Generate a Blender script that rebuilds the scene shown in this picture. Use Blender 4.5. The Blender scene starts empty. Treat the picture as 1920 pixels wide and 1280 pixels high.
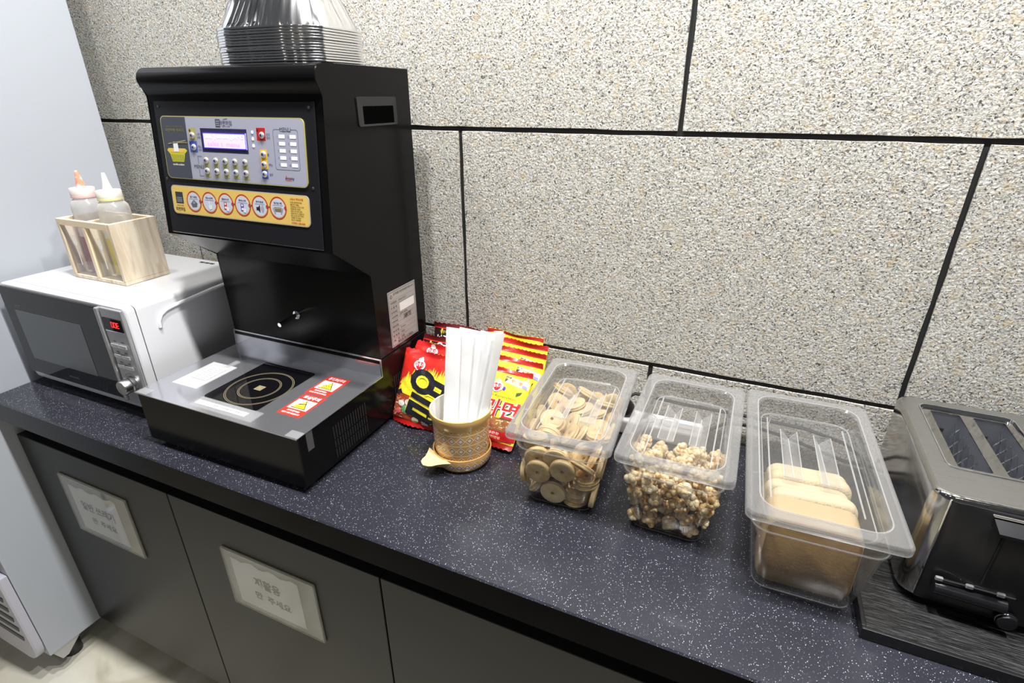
import bpy, bmesh, math, random
from mathutils import Vector, Matrix, Euler
S = bpy.context.scene
COL = S.collection
PI = math.pi
R = math.radians
ZC = 0.80                                   # worktop height above the floor; everything below is laid out from the worktop

# ------------------------------------------------------------------ camera, sky, lights, exposure
cd = bpy.data.cameras.new('camera'); cam = bpy.data.objects.new('camera', cd); COL.objects.link(cam)
cd.sensor_width = 36; cd.lens = 1009.6 / 1920 * 36; cd.clip_start = 0.02
cam.location = (0.479, -0.952, 0.5984 + ZC); cam.rotation_euler = (1.1438, 0.0014, 0.4144)
S.camera = cam
w = bpy.data.worlds.new('world'); S.world = w; w.use_nodes = True
bg = w.node_tree.nodes['Background']; bg.inputs[0].default_value = (0.93, 0.96, 1, 1); bg.inputs[1].default_value = 0.075
def lamp(name, loc, power, size, color=(1, 0.985, 0.96), rot=(0, 0, 0), spread=180):
    l = bpy.data.lights.new(name, 'AREA'); l.shape = 'DISK'; l.size = size; l.energy = power; l.color = color; l.spread = R(spread)
    o = bpy.data.objects.new(name, l); COL.objects.link(o); o.location = loc; o.rotation_euler = rot
    return o
for i in range(4):                          # the row of ceiling downlights over the worktop
    lamp('overhead_lamp', (-0.67 + 0.58 * i, -0.48, 1.78 + ZC), (9, 26, 28, 26)[i], 0.09)
for i in range(3):                          # unseen fill row added over the aisle, for other warm room lights
    lamp('overhead_lamp', (-0.9 + 1.1 * i, -2.1, 1.78 + ZC), 3.2, 0.12, (1, 0.95, 0.86))
vs = S.view_settings
S.display_settings.display_device = 'sRGB'
vs.view_transform = 'Standard'; vs.look = 'None'; vs.gamma = 1; vs.use_curve_mapping = False; vs.exposure = 0.0
S.cycles.transparent_max_bounces = 48; S.cycles.max_bounces = 14; S.cycles.transmission_bounces = 12

# ------------------------------------------------------------------ materials
MATS = {}
def mat(name, color=(.5, .5, .5), rough=.5, metal=0, spec=.5, emit=0, coat=0, fn=None):
    if name in MATS: return MATS[name]
    m = bpy.data.materials.new(name); m.use_nodes = True; MATS[name] = m
    b = m.node_tree.nodes['Principled BSDF']
    b.inputs['Base Color'].default_value = (*color, 1); b.inputs['Roughness'].default_value = rough
    b.inputs['Metallic'].default_value = metal; b.inputs['Specular IOR Level'].default_value = spec
    if coat: b.inputs['Coat Weight'].default_value = coat
    if emit:
        b.inputs['Emission Color'].default_value = (*color, 1); b.inputs['Emission Strength'].default_value = emit
    if fn: fn(m.node_tree, b)
    return m
def N(t, ty, **kw):
    n = t.nodes.new(ty)
    for k, v in kw.items():
        if k.startswith('i_'):
            k = k[2:]; k = int(k) if k.isdigit() else k.replace('_', ' ')
            n.inputs[k].default_value = v
        else: setattr(n, k, v)
    return n
def L(t, a, b): t.links.new(a, b)
def coords(t, kind='Object', scale=None):
    c = t.nodes.new('ShaderNodeTexCoord').outputs[kind]
    if scale is None: return c
    mp = N(t, 'ShaderNodeMapping'); mp.inputs['Scale'].default_value = scale; L(t, c, mp.inputs['Vector']); return mp.outputs[0]
def ramp(t, fac, stops, mode='LINEAR'):
    r = t.nodes.new('ShaderNodeValToRGB'); r.color_ramp.interpolation = mode
    e = r.color_ramp.elements
    while len(e) < len(stops): e.new(.5)
    for x, (p, c) in zip(e, stops): x.position = p; x.color = (*c, 1) if len(c) == 3 else c
    L(t, fac, r.inputs[0]); return r.outputs[0]
def bump(t, b, h, strength=.3, dist=.001):
    n = N(t, 'ShaderNodeBump'); n.inputs['Strength'].default_value = strength; n.inputs['Distance'].default_value = dist
    L(t, h, n.inputs['Height']); L(t, n.outputs[0], b.inputs['Normal'])
def mixc(t, fac, a, b, mode='MIX'):
    n = t.nodes.new('ShaderNodeMix'); n.data_type = 'RGBA'; n.blend_type = mode
    for s, v in ((0, fac), (6, a), (7, b)):
        if hasattr(v, 'links'): L(t, v, n.inputs[s])
        else: n.inputs[s].default_value = v if s == 0 else (*v, 1)
    return n.outputs[2]
def math_(t, op, a, b=0.0, c=None):
    n = t.nodes.new('ShaderNodeMath'); n.operation = op
    for i, v in enumerate((a, b, c)):
        if v is None: continue
        if hasattr(v, 'links'): L(t, v, n.inputs[i])
        else: n.inputs[i].default_value = v
    return n.outputs[0]

def f_granite(t, b):
    c = coords(t)
    nz = N(t, 'ShaderNodeTexNoise'); nz.inputs['Scale'].default_value = 90; nz.inputs['Detail'].default_value = 3; L(t, c, nz.inputs['Vector'])
    warp = t.nodes.new('ShaderNodeVectorMath'); warp.operation = 'MULTIPLY_ADD'; L(t, nz.outputs['Color'], warp.inputs[0]); warp.inputs[1].default_value = (.012, .012, .012); L(t, c, warp.inputs[2])
    v = N(t, 'ShaderNodeTexVoronoi'); v.inputs['Scale'].default_value = 520; L(t, warp.outputs[0], v.inputs['Vector'])
    sp = t.nodes.new('ShaderNodeSeparateColor'); L(t, v.outputs['Color'], sp.inputs[0])
    col = ramp(t, sp.outputs[0], [(0, (.085, .083, .078)), (.06, (.25, .245, .23)), (.2, (.43, .425, .40)), (.48, (.54, .53, .495)), (.80, (.68, .675, .64)), (.93, (.48, .40, .27))], 'CONSTANT')
    n2 = N(t, 'ShaderNodeTexNoise'); n2.inputs['Scale'].default_value = 55; n2.inputs['Detail'].default_value = 2; L(t, c, n2.inputs['Vector'])
    och = ramp(t, n2.outputs['Fac'], [(.56, (0, 0, 0)), (.74, (.55, .55, .55))])
    col = mixc(t, och, col, (.50, .40, .25))
    L(t, col, b.inputs['Base Color'])
    n3 = N(t, 'ShaderNodeTexNoise'); n3.inputs['Scale'].default_value = 240; n3.inputs['Detail'].default_value = 4; L(t, c, n3.inputs['Vector'])
    bump(t, b, n3.outputs['Fac'], .6, .003)
granite = mat('flamed_granite', rough=.75, spec=.3, fn=f_granite)
joint_m = mat('black_joint', (.012, .012, .013), .7)
def f_quartz(t, b):
    c = coords(t)
    v = N(t, 'ShaderNodeTexVoronoi'); v.inputs['Scale'].default_value = 540; L(t, c, v.inputs['Vector'])
    sp = t.nodes.new('ShaderNodeSeparateColor'); L(t, v.outputs['Color'], sp.inputs[0])
    size = math_(t, 'MULTIPLY', sp.outputs[1], .31)
    near = math_(t, 'LESS_THAN', v.outputs['Distance'], size)
    some = math_(t, 'GREATER_THAN', sp.outputs[0], .05)
    fleck = math_(t, 'MULTIPLY', near, some)
    br = ramp(t, sp.outputs[2], [(0, (.07, .07, .10)), (.6, (.24, .245, .31)), (.93, (.58, .59, .70))])
    n2 = N(t, 'ShaderNodeTexNoise'); n2.inputs['Scale'].default_value = 5; L(t, c, n2.inputs['Vector'])
    base = mixc(t, n2.outputs['Fac'], (.017, .018, .025), (.034, .036, .048))
    L(t, mixc(t, fleck, base, br), b.inputs['Base Color'])
    n3 = N(t, 'ShaderNodeTexNoise'); n3.inputs['Scale'].default_value = 9; n3.inputs['Detail'].default_value = 5; L(t, c, n3.inputs['Vector'])
    rr = math_(t, 'MULTIPLY_ADD', n3.outputs['Fac'], .16, .10); L(t, rr, b.inputs['Roughness'])
quartz_edge = mat('black_polished_edge', (.005, .005, .006), .14, spec=.02)
quartz = mat('black_speckled_quartz', rough=.16, spec=.5, fn=f_quartz)
def f_grain(scale, c1, c2, axis_scale, bstr=.15, ramp_=(.3, .7)):
    def f(t, b):
        c = coords(t, 'Object', axis_scale)
        n = N(t, 'ShaderNodeTexNoise'); n.inputs['Scale'].default_value = scale; n.inputs['Detail'].default_value = 6; n.inputs['Distortion'].default_value = .6; L(t, c, n.inputs['Vector'])
        L(t, ramp(t, n.outputs['Fac'], [(ramp_[0], c1), (ramp_[1], c2)]), b.inputs['Base Color'])
        bump(t, b, n.outputs['Fac'], bstr, .0006)
    return f
wood = mat('light_oak', rough=.55, fn=f_grain(14, (.54, .43, .30), (.76, .67, .53), (6, 6, .8), .2, (.32, .62)))
wood_edge = mat('pale_wood_edge', (.80, .66, .46), .55)
blackwood = mat('black_ribbed_wood', rough=.35, fn=f_grain(9, (.004, .004, .004), (.06, .06, .065), (4, 75, 4), 1.6, (.48, .72)))
white_enamel = mat('white_enamel', (.74, .75, .78), .28, coat=.2)
fridge_m = mat('fridge_white_steel', (.44, .47, .52), .36)
fridge_grill = mat('lavender_grey_plastic', (.55, .55, .64), .35)
dark_slot = mat('dark_recess', (.008, .008, .009), .8)
def f_pc(t, b):
    n = N(t, 'ShaderNodeTexNoise'); n.inputs['Scale'].default_value = 900; L(t, coords(t), n.inputs['Vector']); bump(t, b, n.outputs['Fac'], .06, .0003)
black_pc = mat('black_powder_coat', (.0045, .0045, .005), .18, spec=.15, fn=f_pc)
black_satin = mat('black_satin_metal', (.012, .012, .015), .24, spec=.5)
black_plastic = mat('black_plastic', (.012, .012, .013), .32)
black_glass = mat('black_glass', (.004, .004, .005), .04, spec=.3)
charcoal = mat('charcoal_laminate', (.013, .013, .0135), .36, spec=.2)
charcoal_edge = mat('black_edging', (.02, .02, .02), .4)
def f_brush(axis_scale, s=.25):
    def f(t, b):
        n = N(t, 'ShaderNodeTexNoise'); n.inputs['Scale'].default_value = 40; n.inputs['Detail'].default_value = 4; L(t, coords(t, 'Object', axis_scale), n.inputs['Vector'])
        L(t, math_(t, 'MULTIPLY_ADD', n.outputs['Fac'], .22, b.inputs['Roughness'].default_value - .1), b.inputs['Roughness'])
        bump(t, b, n.outputs['Fac'], s, .0003)
    return f
steel = mat('brushed_steel', (.50, .50, .50), .30, 1, fn=f_brush((1, 40, 40)))
steel_side = mat('brushed_steel_side', (.50, .49, .47), .10, 1, fn=f_brush((4, 1, 40), .10))
steel_plate = mat('polished_steel_plate', (.60, .61, .66), .15, .86)
chrome = mat('chrome', (.85, .85, .87), .08, 1)
silver = mat('silver_plastic', (.50, .50, .53), .28, .6)
foil = mat('aluminium_foil', (.88, .88, .90), .16, 1)
paper = mat('white_paper', (.86, .86, .86), .8)
def f_paperbag(t, b):
    n = N(t, 'ShaderNodeTexNoise'); n.inputs['Scale'].default_value = 120; L(t, coords(t), n.inputs['Vector']); bump(t, b, n.outputs['Fac'], .2, .001)
sleeve_m = mat('white_paper_sleeve', (.90, .90, .90), .7, fn=f_paperbag)
def f_crust(t, b):
    c = coords(t)
    n = N(t, 'ShaderNodeTexNoise'); n.inputs['Scale'].default_value = 14; n.inputs['Detail'].default_value = 5; L(t, c, n.inputs['Vector'])
    L(t, ramp(t, n.outputs['Fac'], [(.3, (.19, .11, .04)), (.55, (.30, .19, .08)), (.75, (.42, .29, .14))]), b.inputs['Base Color'])
    n2 = N(t, 'ShaderNodeTexNoise'); n2.inputs['Scale'].default_value = 260; L(t, c, n2.inputs['Vector']); bump(t, b, n2.outputs['Fac'], .4, .001)
crust = mat('bread_crust', rough=.7, spec=.25, fn=f_crust)
def f_crumb(t, b):
    v = N(t, 'ShaderNodeTexVoronoi'); v.inputs['Scale'].default_value = 330; L(t, coords(t), v.inputs['Vector'])
    L(t, ramp(t, v.outputs['Distance'], [(.0, (.55, .42, .22)), (.5, (.74, .63, .42))]), b.inputs['Base Color']); bump(t, b, v.outputs['Distance'], .5, .0015)
crumb = mat('bread_crumb', rough=.85, spec=.2, fn=f_crumb)
def f_cookie(t, b):
    c = coords(t)
    n = N(t, 'ShaderNodeTexNoise'); n.inputs['Scale'].default_value = 90; n.inputs['Detail'].default_value = 4; L(t, c, n.inputs['Vector'])
    oi = t.nodes.new('ShaderNodeObjectInfo')
    k = math_(t, 'MULTIPLY_ADD', oi.outputs['Random'], .35, n.outputs['Fac'])
    L(t, ramp(t, k, [(.35, (.54, .36, .15)), (.6, (.70, .53, .28)), (.95, (.78, .64, .40))]), b.inputs['Base Color']); bump(t, b, n.outputs['Fac'], .35, .001)
cookie_m = mat('baked_biscuit', rough=.7, spec=.3, fn=f_cookie)
def f_corn(t, b):
    c = coords(t)
    n = N(t, 'ShaderNodeTexNoise'); n.inputs['Scale'].default_value = 130; n.inputs['Detail'].default_value = 3; L(t, c, n.inputs['Vector'])
    oi = t.nodes.new('ShaderNodeObjectInfo')
    k = math_(t, 'MULTIPLY_ADD', oi.outputs['Random'], .22, n.outputs['Fac'])
    L(t, ramp(t, k, [(.38, (.40, .20, .06)), (.47, (.68, .45, .19)), (.60, (.83, .66, .38)), (.82, (.88, .78, .56))]), b.inputs['Base Color']); bump(t, b, n.outputs['Fac'], .4, .001)
corn_m = mat('caramel_puffed_corn', rough=.28, spec=.5, fn=f_corn)
def f_floor(t, b):
    c = coords(t)
    n = N(t, 'ShaderNodeTexNoise'); n.inputs['Scale'].default_value = 5; n.inputs['Detail'].default_value = 4; n.inputs['Distortion'].default_value = 1.2; L(t, c, n.inputs['Vector'])
    L(t, ramp(t, n.outputs['Fac'], [(.35, (.50, .47, .36)), (.5, (.66, .63, .52)), (.7, (.74, .72, .63))]), b.inputs['Base Color'])
floor_m = mat('cream_vinyl_floor', rough=.22, fn=f_floor)
def clear(name, haze=.03, tint=.97, rough=.03, refl=.9, col=(1, 1, 1)):
    if name in MATS: return MATS[name]
    m = bpy.data.materials.new(name); m.use_nodes = True; MATS[name] = m; t = m.node_tree; t.nodes.clear()
    out = t.nodes.new('ShaderNodeOutputMaterial')
    tr = N(t, 'ShaderNodeBsdfTransparent'); tr.inputs[0].default_value = (tint * col[0], tint * col[1], tint * col[2], 1)
    gl = N(t, 'ShaderNodeBsdfGlossy'); gl.inputs['Roughness'].default_value = rough
    lw = N(t, 'ShaderNodeLayerWeight'); lw.inputs['Blend'].default_value = .5
    f = math_(t, 'MULTIPLY_ADD', math_(t, 'POWER', lw.outputs['Facing'], 4.0), refl, .035)
    m1 = t.nodes.new('ShaderNodeMixShader'); L(t, f, m1.inputs[0]); L(t, tr.outputs[0], m1.inputs[1]); L(t, gl.outputs[0], m1.inputs[2])
    hz = math_(t, 'MULTIPLY_ADD', math_(t, 'POWER', lw.outputs['Facing'], 2.5), haze * 3.0, haze)
    df = N(t, 'ShaderNodeBsdfDiffuse'); df.inputs[0].default_value = (.9 * col[0], .9 * col[1], .9 * col[2], 1)
    tl = N(t, 'ShaderNodeBsdfTranslucent'); tl.inputs[0].default_value = (.9 * col[0], .9 * col[1], .9 * col[2], 1)
    ad = t.nodes.new('ShaderNodeMixShader'); ad.inputs[0].default_value = .5; L(t, df.outputs[0], ad.inputs[1]); L(t, tl.outputs[0], ad.inputs[2])
    m2 = t.nodes.new('ShaderNodeMixShader'); L(t, hz, m2.inputs[0]); L(t, m1.outputs[0], m2.inputs[1]); L(t, ad.outputs[0], m2.inputs[2])
    L(t, m2.outputs[0], out.inputs[0]); return m
pan_m = clear('clear_polycarbonate', .014, .93, .05, .85)
lid_m = clear('clear_lid_plastic', .030, .91, .06, .9)
bead_m = clear('rib_and_glint_plastic', .20, .9, .05, 1)  # whitish haze paints glints along moulded edges; the lid ribs share it
flange_m = clear('scuffed_rim_and_glint', .10, .86, .14, .8)  # scuffed haze on the rim; on the finger pockets it paints glint
acrylic = clear('clear_acrylic', .022, .95, .05, .7)
holder_m = clear('grey_acrylic_holder', .16, .92, .1, .7, (.95, .95, .92))
tape_m = clear('clear_sticky_tape', .07, .95, .25, .5)
bottle_m = clear('milky_squeeze_plastic', .42, .95, .2, .5)
LINK = {}
def ink(c, rough=.45, emit=0):
    k = 'ink_%02d_%02d_%02d_%d%s' % (*[int(x * 99) for x in c], int(rough * 10), '_lit' if emit else '')
    return mat(k, c, rough, emit=emit)

# ------------------------------------------------------------------ mesh helpers
class MB:
    def __init__(s): s.b = bmesh.new(); s.wn = False
    def _mi(s, faces, mi):
        for f in faces: f.material_index = mi
    def box(s, x0, x1, y0, y1, z0, z1, bev=0, seg=2, mi=0):
        r = bmesh.ops.create_cube(s.b, size=1); vs = r['verts']
        for v in vs: v.co = Vector(((x0 + x1) / 2 + v.co.x * (x1 - x0), (y0 + y1) / 2 + v.co.y * (y1 - y0), (z0 + z1) / 2 + v.co.z * (z1 - z0)))
        fs = {f for v in vs for f in v.link_faces}; s._mi(fs, mi)
        if bev:
            s.wn = True
            es = {e for f in fs for e in f.edges}
            r = bmesh.ops.bevel(s.b, geom=list(es), offset=bev, segments=seg, affect='EDGES', profile=.5, material=-1)
            s._mi(r['faces'], mi)
        return s
    def poly(s, pts, mi=0):
        f = s.b.faces.new([s.b.verts.new(p) for p in pts]); f.material_index = mi; return f
    def rings(s, rings, cap0=True, cap1=True, closed=True, mi=0):
        vr = [[s.b.verts.new(p) for p in r] for r in rings]
        n = len(vr[0])
        for a, c in zip(vr, vr[1:]):
            for i in range(n if closed else n - 1):
                j = (i + 1) % n
                f = s.b.faces.new((a[i], a[j], c[j], c[i])); f.material_index = mi
        if cap0: s.b.faces.new(vr[0][::-1]).material_index = mi
        if cap1: s.b.faces.new(vr[-1]).material_index = mi
        return vr
    def lathe(s, prof, n=32, c=(0, 0), mi=0, cap0=True, cap1=True):
        s.rings([[(c[0] + r * math.cos(2 * PI * i / n), c[1] + r * math.sin(2 * PI * i / n), z) for i in range(n)] for r, z in prof], cap0, cap1, True, mi); return s
    def tube(s, path, r, n=8, mi=0, caps=True):
        P = [Vector(p) for p in path]; rs = r if hasattr(r, '__len__') else [r] * len(P); rings = []
        up = None
        for i, p in enumerate(P):
            d = (P[min(i + 1, len(P) - 1)] - P[max(i - 1, 0)]).normalized()
            if up is None: up = d.orthogonal().normalized()
            up = (up - d * up.dot(d)).normalized(); q = d.cross(up)
            rings.append([p + (up * math.cos(2 * PI * k / n) + q * math.sin(2 * PI * k / n)) * rs[i] for k in range(n)])
        s.rings(rings, caps, caps, True, mi); return s
    def prism_x(s, prof, x0, x1, bev=0, seg=2, mi=0):      # closed (y, z) outline extruded along x
        a = [s.b.verts.new((x0, y, z)) for y, z in prof]; c = [s.b.verts.new((x1, y, z)) for y, z in prof]; n = len(a); fs = []
        for i in range(n):
            j = (i + 1) % n; fs.append(s.b.faces.new((a[i], a[j], c[j], c[i])))
        ends = [s.b.faces.new(a[::-1]), s.b.faces.new(c)]
        s._mi(fs + ends, mi)
        if bev:
            s.wn = True
            es = [e for f in ends for e in f.edges]
            r = bmesh.ops.bevel(s.b, geom=es, offset=bev, segments=seg, affect='EDGES', profile=.5, material=-1); s._mi(r['faces'], mi)
        return s
    def xf(s, M):
        bmesh.ops.transform(s.b, matrix=M, verts=s.b.verts[:]); return s
    def build(s, name, mats, parent=None, smooth=40, loc=None, rot=None):
        bmesh.ops.recalc_face_normals(s.b, faces=s.b.faces[:])
        me = bpy.data.meshes.new(name); s.b.to_mesh(me); s.b.free()
        for m in (mats if isinstance(mats, (list, tuple)) else [mats]): me.materials.append(m)
        if smooth: me.shade_smooth(); me.set_sharp_from_angle(angle=R(smooth))
        o = link(name, me, parent, loc, rot)
        if s.wn and smooth: w_ = o.modifiers.new('flat_faces', 'WEIGHTED_NORMAL'); w_.keep_sharp = True; w_.weight = 100
        return o
def link(name, me, parent=None, loc=None, rot=None):
    o = bpy.data.objects.new(name, me); COL.objects.link(o)
    if parent: o.parent = parent
    if loc: o.location = loc
    if rot: o.rotation_euler = rot
    return o
def tag(o, label, cat, group=None, kind=None):
    if label: o['label'] = label
    if cat: o['category'] = cat
    if group: o['group'] = group
    if kind: o['kind'] = kind
    return o
def thing(name, label, cat, loc=(0, 0, 0), rot=(0, 0, 0), group=None):
    o = bpy.data.objects.new(name, None); o.empty_display_size = .02; COL.objects.link(o); o.location = loc; o.rotation_euler = rot
    return tag(o, label, cat, group)
def copy_tree(o, parent=None):
    c = o.copy(); COL.objects.link(c)
    if parent: c.parent = parent
    for ch in list(o.children): copy_tree(ch, c)
    return c
def rrect(w, l, r, n=6, cx=0, cy=0):
    r = min(r, w / 2 - 1e-5, l / 2 - 1e-5); out = []
    for (sx, sy), a0 in (((1, 1), 0), ((-1, 1), 90), ((-1, -1), 180), ((1, -1), 270)):
        for k in range(n + 1):
            a = R(a0 + 90 * k / n); out.append((cx + sx * (w / 2 - r) + r * math.cos(a), cy + sy * (l / 2 - r) + r * math.sin(a)))
    return out
def ring3(w, l, r, z, n=6, cx=0, cy=0): return [(x, y, z) for x, y in rrect(w, l, r, n, cx, cy)]

# ------------------------------------------------------------------ flat print: shapes and lettering on a plane or draped on a surface
TXT = {}
def text_geo(body, bold=0, shear=0):
    k = (body, bold, shear)
    if k not in TXT:
        c = bpy.data.curves.new('lettering', 'FONT'); c.body = body; c.size = 1; c.offset = bold; c.resolution_u = 3; c.shear = shear
        o = bpy.data.objects.new('lettering', c); COL.objects.link(o)
        dg = bpy.context.evaluated_depsgraph_get()
        m = bpy.data.meshes.new_from_object(o.evaluated_get(dg))
        TXT[k] = ([(v.co.x, v.co.y) for v in m.vertices], [tuple(p.vertices) for p in m.polygons])
        bpy.data.objects.remove(o); bpy.data.curves.remove(c); bpy.data.meshes.remove(m)
    return TXT[k]
class Art:
    def __init__(s): s.items = []                       # (points, faces, colour, layer)
    def add(s, pts, faces, col, layer): s.items.append((pts, faces, col, layer)); return s
    def poly(s, pts, col, layer=1): return s.add(list(pts), [tuple(range(len(pts)))], col, layer)
    def rect(s, x, y, w, h, col, layer=1, r=0):
        if r: return s.poly(rrect(w, h, r, 4, x + w / 2, y + h / 2), col, layer)
        return s.poly([(x, y), (x + w, y), (x + w, y + h), (x, y + h)], col, layer)
    def disc(s, x, y, r, col, layer=1, n=28, ry=None):
        ry = ry or r
        return s.poly([(x + r * math.cos(2 * PI * k / n), y + ry * math.sin(2 * PI * k / n)) for k in range(n)], col, layer)
    def ring(s, x, y, r0, r1, col, layer=1, n=40, a0=0, a1=360):
        P = []; F = []
        for k in range(n + 1):
            a = R(a0 + (a1 - a0) * k / n)
            P += [(x + r0 * math.cos(a), y + r0 * math.sin(a)), (x + r1 * math.cos(a), y + r1 * math.sin(a))]
        for k in range(n): F.append((2 * k, 2 * k + 1, 2 * k + 3, 2 * k + 2))
        return s.add(P, F, col, layer)
    def line(s, a, b, w, col, layer=1):
        dx, dy = b[0] - a[0], b[1] - a[1]; l = math.hypot(dx, dy) or 1; nx, ny = -dy / l * w / 2, dx / l * w / 2
        return s.poly([(a[0] - nx, a[1] - ny), (b[0] - nx, b[1] - ny), (b[0] + nx, b[1] + ny), (a[0] + nx, a[1] + ny)], col, layer)
    def frame(s, x, y, w, h, t, col, layer=1):
        return s.rect(x, y, w, t, col, layer).rect(x, y + h - t, w, t, col, layer).rect(x, y, t, h, col, layer).rect(x + w - t, y, t, h, col, layer)
    def text(s, body, x, y, h, col, layer=2, bold=.01, align='c', width=None, rot=0, shear=0):
        P, F = text_geo(body, bold, shear)
        if not P: return s
        x0 = min(p[0] for p in P); x1 = max(p[0] for p in P); y0 = min(p[1] for p in P); y1 = max(p[1] for p in P)
        k = h / (y1 - y0); kx = k if width is None else width / (x1 - x0)
        ax = {'c': (x0 + x1) / 2, 'l': x0, 'r': x1}[align]; ay = (y0 + y1) / 2; c, sn = math.cos(rot), math.sin(rot)
        Q = []
        for px, py in P:
            u, v = (px - ax) * kx, (py - ay) * k; Q.append((x + c * u - sn * v, y + sn * u + c * v))
        return s.add(Q, F, col, layer)
    def build(s, name, parent, fn, step=.00015, base=.0002, cut=0, rough=.45, emit=0, loc=None, rot=None):
        b = bmesh.new(); cols = []
        for pts, faces, col, layer in s.items:
            if col not in cols: cols.append(col)
            mi = cols.index(col); z = base + step * layer
            vs = [b.verts.new((p[0], p[1], z)) for p in pts]
            for f in faces:
                try: b.faces.new([vs[i] for i in f]).material_index = mi
                except ValueError: pass
        bmesh.ops.recalc_face_normals(b, faces=b.faces[:])
        if cut:
            bmesh.ops.triangulate(b, faces=b.faces[:])
            for ax in (0, 1):
                lo = min(v.co[ax] for v in b.verts); hi = max(v.co[ax] for v in b.verts); k = math.ceil(lo / cut) * cut
                while k < hi:
                    pc = Vector((0, 0, 0)); pc[ax] = k; no = Vector((0, 0, 0)); no[ax] = 1
                    bmesh.ops.bisect_plane(b, geom=b.verts[:] + b.edges[:] + b.faces[:], plane_co=pc, plane_no=no, dist=1e-7); k += cut
        for f in b.faces:
            if f.normal.z < 0: f.normal_flip()
        for v in b.verts: v.co = Vector(fn(v.co.x, v.co.y, v.co.z))
        me = bpy.data.meshes.new(name); b.to_mesh(me); b.free()
        for c in cols: me.materials.append(ink(c[:3], rough, (c[3] if len(c) > 3 else 0)))
        return link(name, me, parent, loc, rot)
flat_xy = lambda u, v, d: (u, v, d)
WH = (.88, .88, .88); BK = (.012, .012, .012); RED = (.62, .02, .015); YEL = (.85, .62, .06)

# ------------------------------------------------------------------ setting: granite wall, floor
def struct(o): o['kind'] = 'structure'; return o
Z1, Z2, RH = .5433, .1289, .4144
wall = struct(MB().box(-2.6, 2.4, .0045, .10, -ZC, 1.9).build('wall_back', joint_m, smooth=0))
JW = .0042
def slab(x0, x1, z0, z1, seed):
    rnd = random.Random(seed); b = MB()
    def edge(a, c, n):                                   # slightly chipped edge
        return [(a[0] + (c[0] - a[0]) * k / n + (rnd.uniform(-.0009, .0009) if k else 0), a[1] + (c[1] - a[1]) * k / n + (rnd.uniform(-.0009, .0009) if k else 0)) for k in range(n)]
    A, B, C, D = (x0 + JW, z0 + JW), (x1 - JW, z0 + JW), (x1 - JW, z1 - JW), (x0 + JW, z1 - JW)
    out = edge(A, B, 16) + edge(B, C, 9) + edge(C, D, 16) + edge(D, A, 9)
    cx, cz = (x0 + x1) / 2, (z0 + z1) / 2
    sh = lambda p, d: (p[0] - d * (1 if p[0] > cx else -1), p[1] - d * (1 if p[1] > cz else -1))
    b.rings([[(x, .0042, z) for x, z in out], [(x, .0005, z) for x, z in out], [(*(lambda q: (q[0], 0, q[1]))(sh(p, .0005)),) for p in out]], True, True)
    return b.build('stone_slab', granite, wall, smooth=20)
rows = [(Z1 + RH, Z1 + 2 * RH, -.047), (Z1, Z1 + RH, .3532 - .8), (Z2, Z1, -.047), (Z2 - RH, Z2, .3509), (Z2 - 2 * RH, Z2 - RH, -.047)]
sd = 0
for z0, z1, xj in rows:
    x = xj - math.ceil((xj + 2.2) / .8) * .8
    while x < 2.2:
        sd += 1; slab(x, x + .8, max(z0, -ZC), z1, sd); x += .8
struct(MB().box(-2.6, 2.4, -3.2, .10, -ZC - .05, -ZC).build('floor', floor_m, smooth=0))

# ------------------------------------------------------------------ worktop and base cabinets
b = MB()
out = [(1.62, 0)] + [(-.982, 0), (-.982, -.4827 + .012)] + [(-.982 + .012 - .012 * math.cos(R(a)), -.4827 + .012 - .012 * math.sin(R(a))) for a in (30, 60, 90)] + [(1.62, -.4827)]
b.rings([[(x, y, -.05) for x, y in out], [(x, y, -.0025) for x, y in out], [(x + (.0022 if x < 0 else -.0022), y + (.0022 if y < -.2 else 0), 0) for x, y in out]])
for f in b.b.faces:
    if max(v.co.z for v in f.verts) < -.002: f.material_index = 1
top = b.build('worktop', [quartz, quartz_edge], smooth=20)
tag(top, 'black speckled stone worktop with a deep front edge along the granite wall', 'worktop')
XD = [-.978, -.472, .030, .532, 1.034]
cab_labels = ['charcoal base cabinet at the left end of the worktop, beside the white fridge',
              'charcoal base cabinet in the middle, carrying the recycling notice',
              'plain charcoal base cabinet under the snack tubs, without any notice',
              'plain charcoal base cabinet under the toaster at the right end']
for i in range(4):
    x0, x1 = XD[i], XD[i + 1]
    t = thing('base_cabinet', cab_labels[i], 'cabinet', (x0, 0, 0), group='base cabinets under the worktop')
    MB().box(0, x1 - x0 - .001, -.440, -.005, -.70, -.0505).build('body', charcoal_edge, t, smooth=0)
    MB().box(.0015, x1 - x0 - .0015, -.4627, -.4405, -.70, -.103, .001, 1).build('door', charcoal, t, smooth=0)
    MB().box(0, x1 - x0 - .001, -.40, -.03, -ZC, -.7005).build('plinth', charcoal_edge, t, smooth=0)

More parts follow.
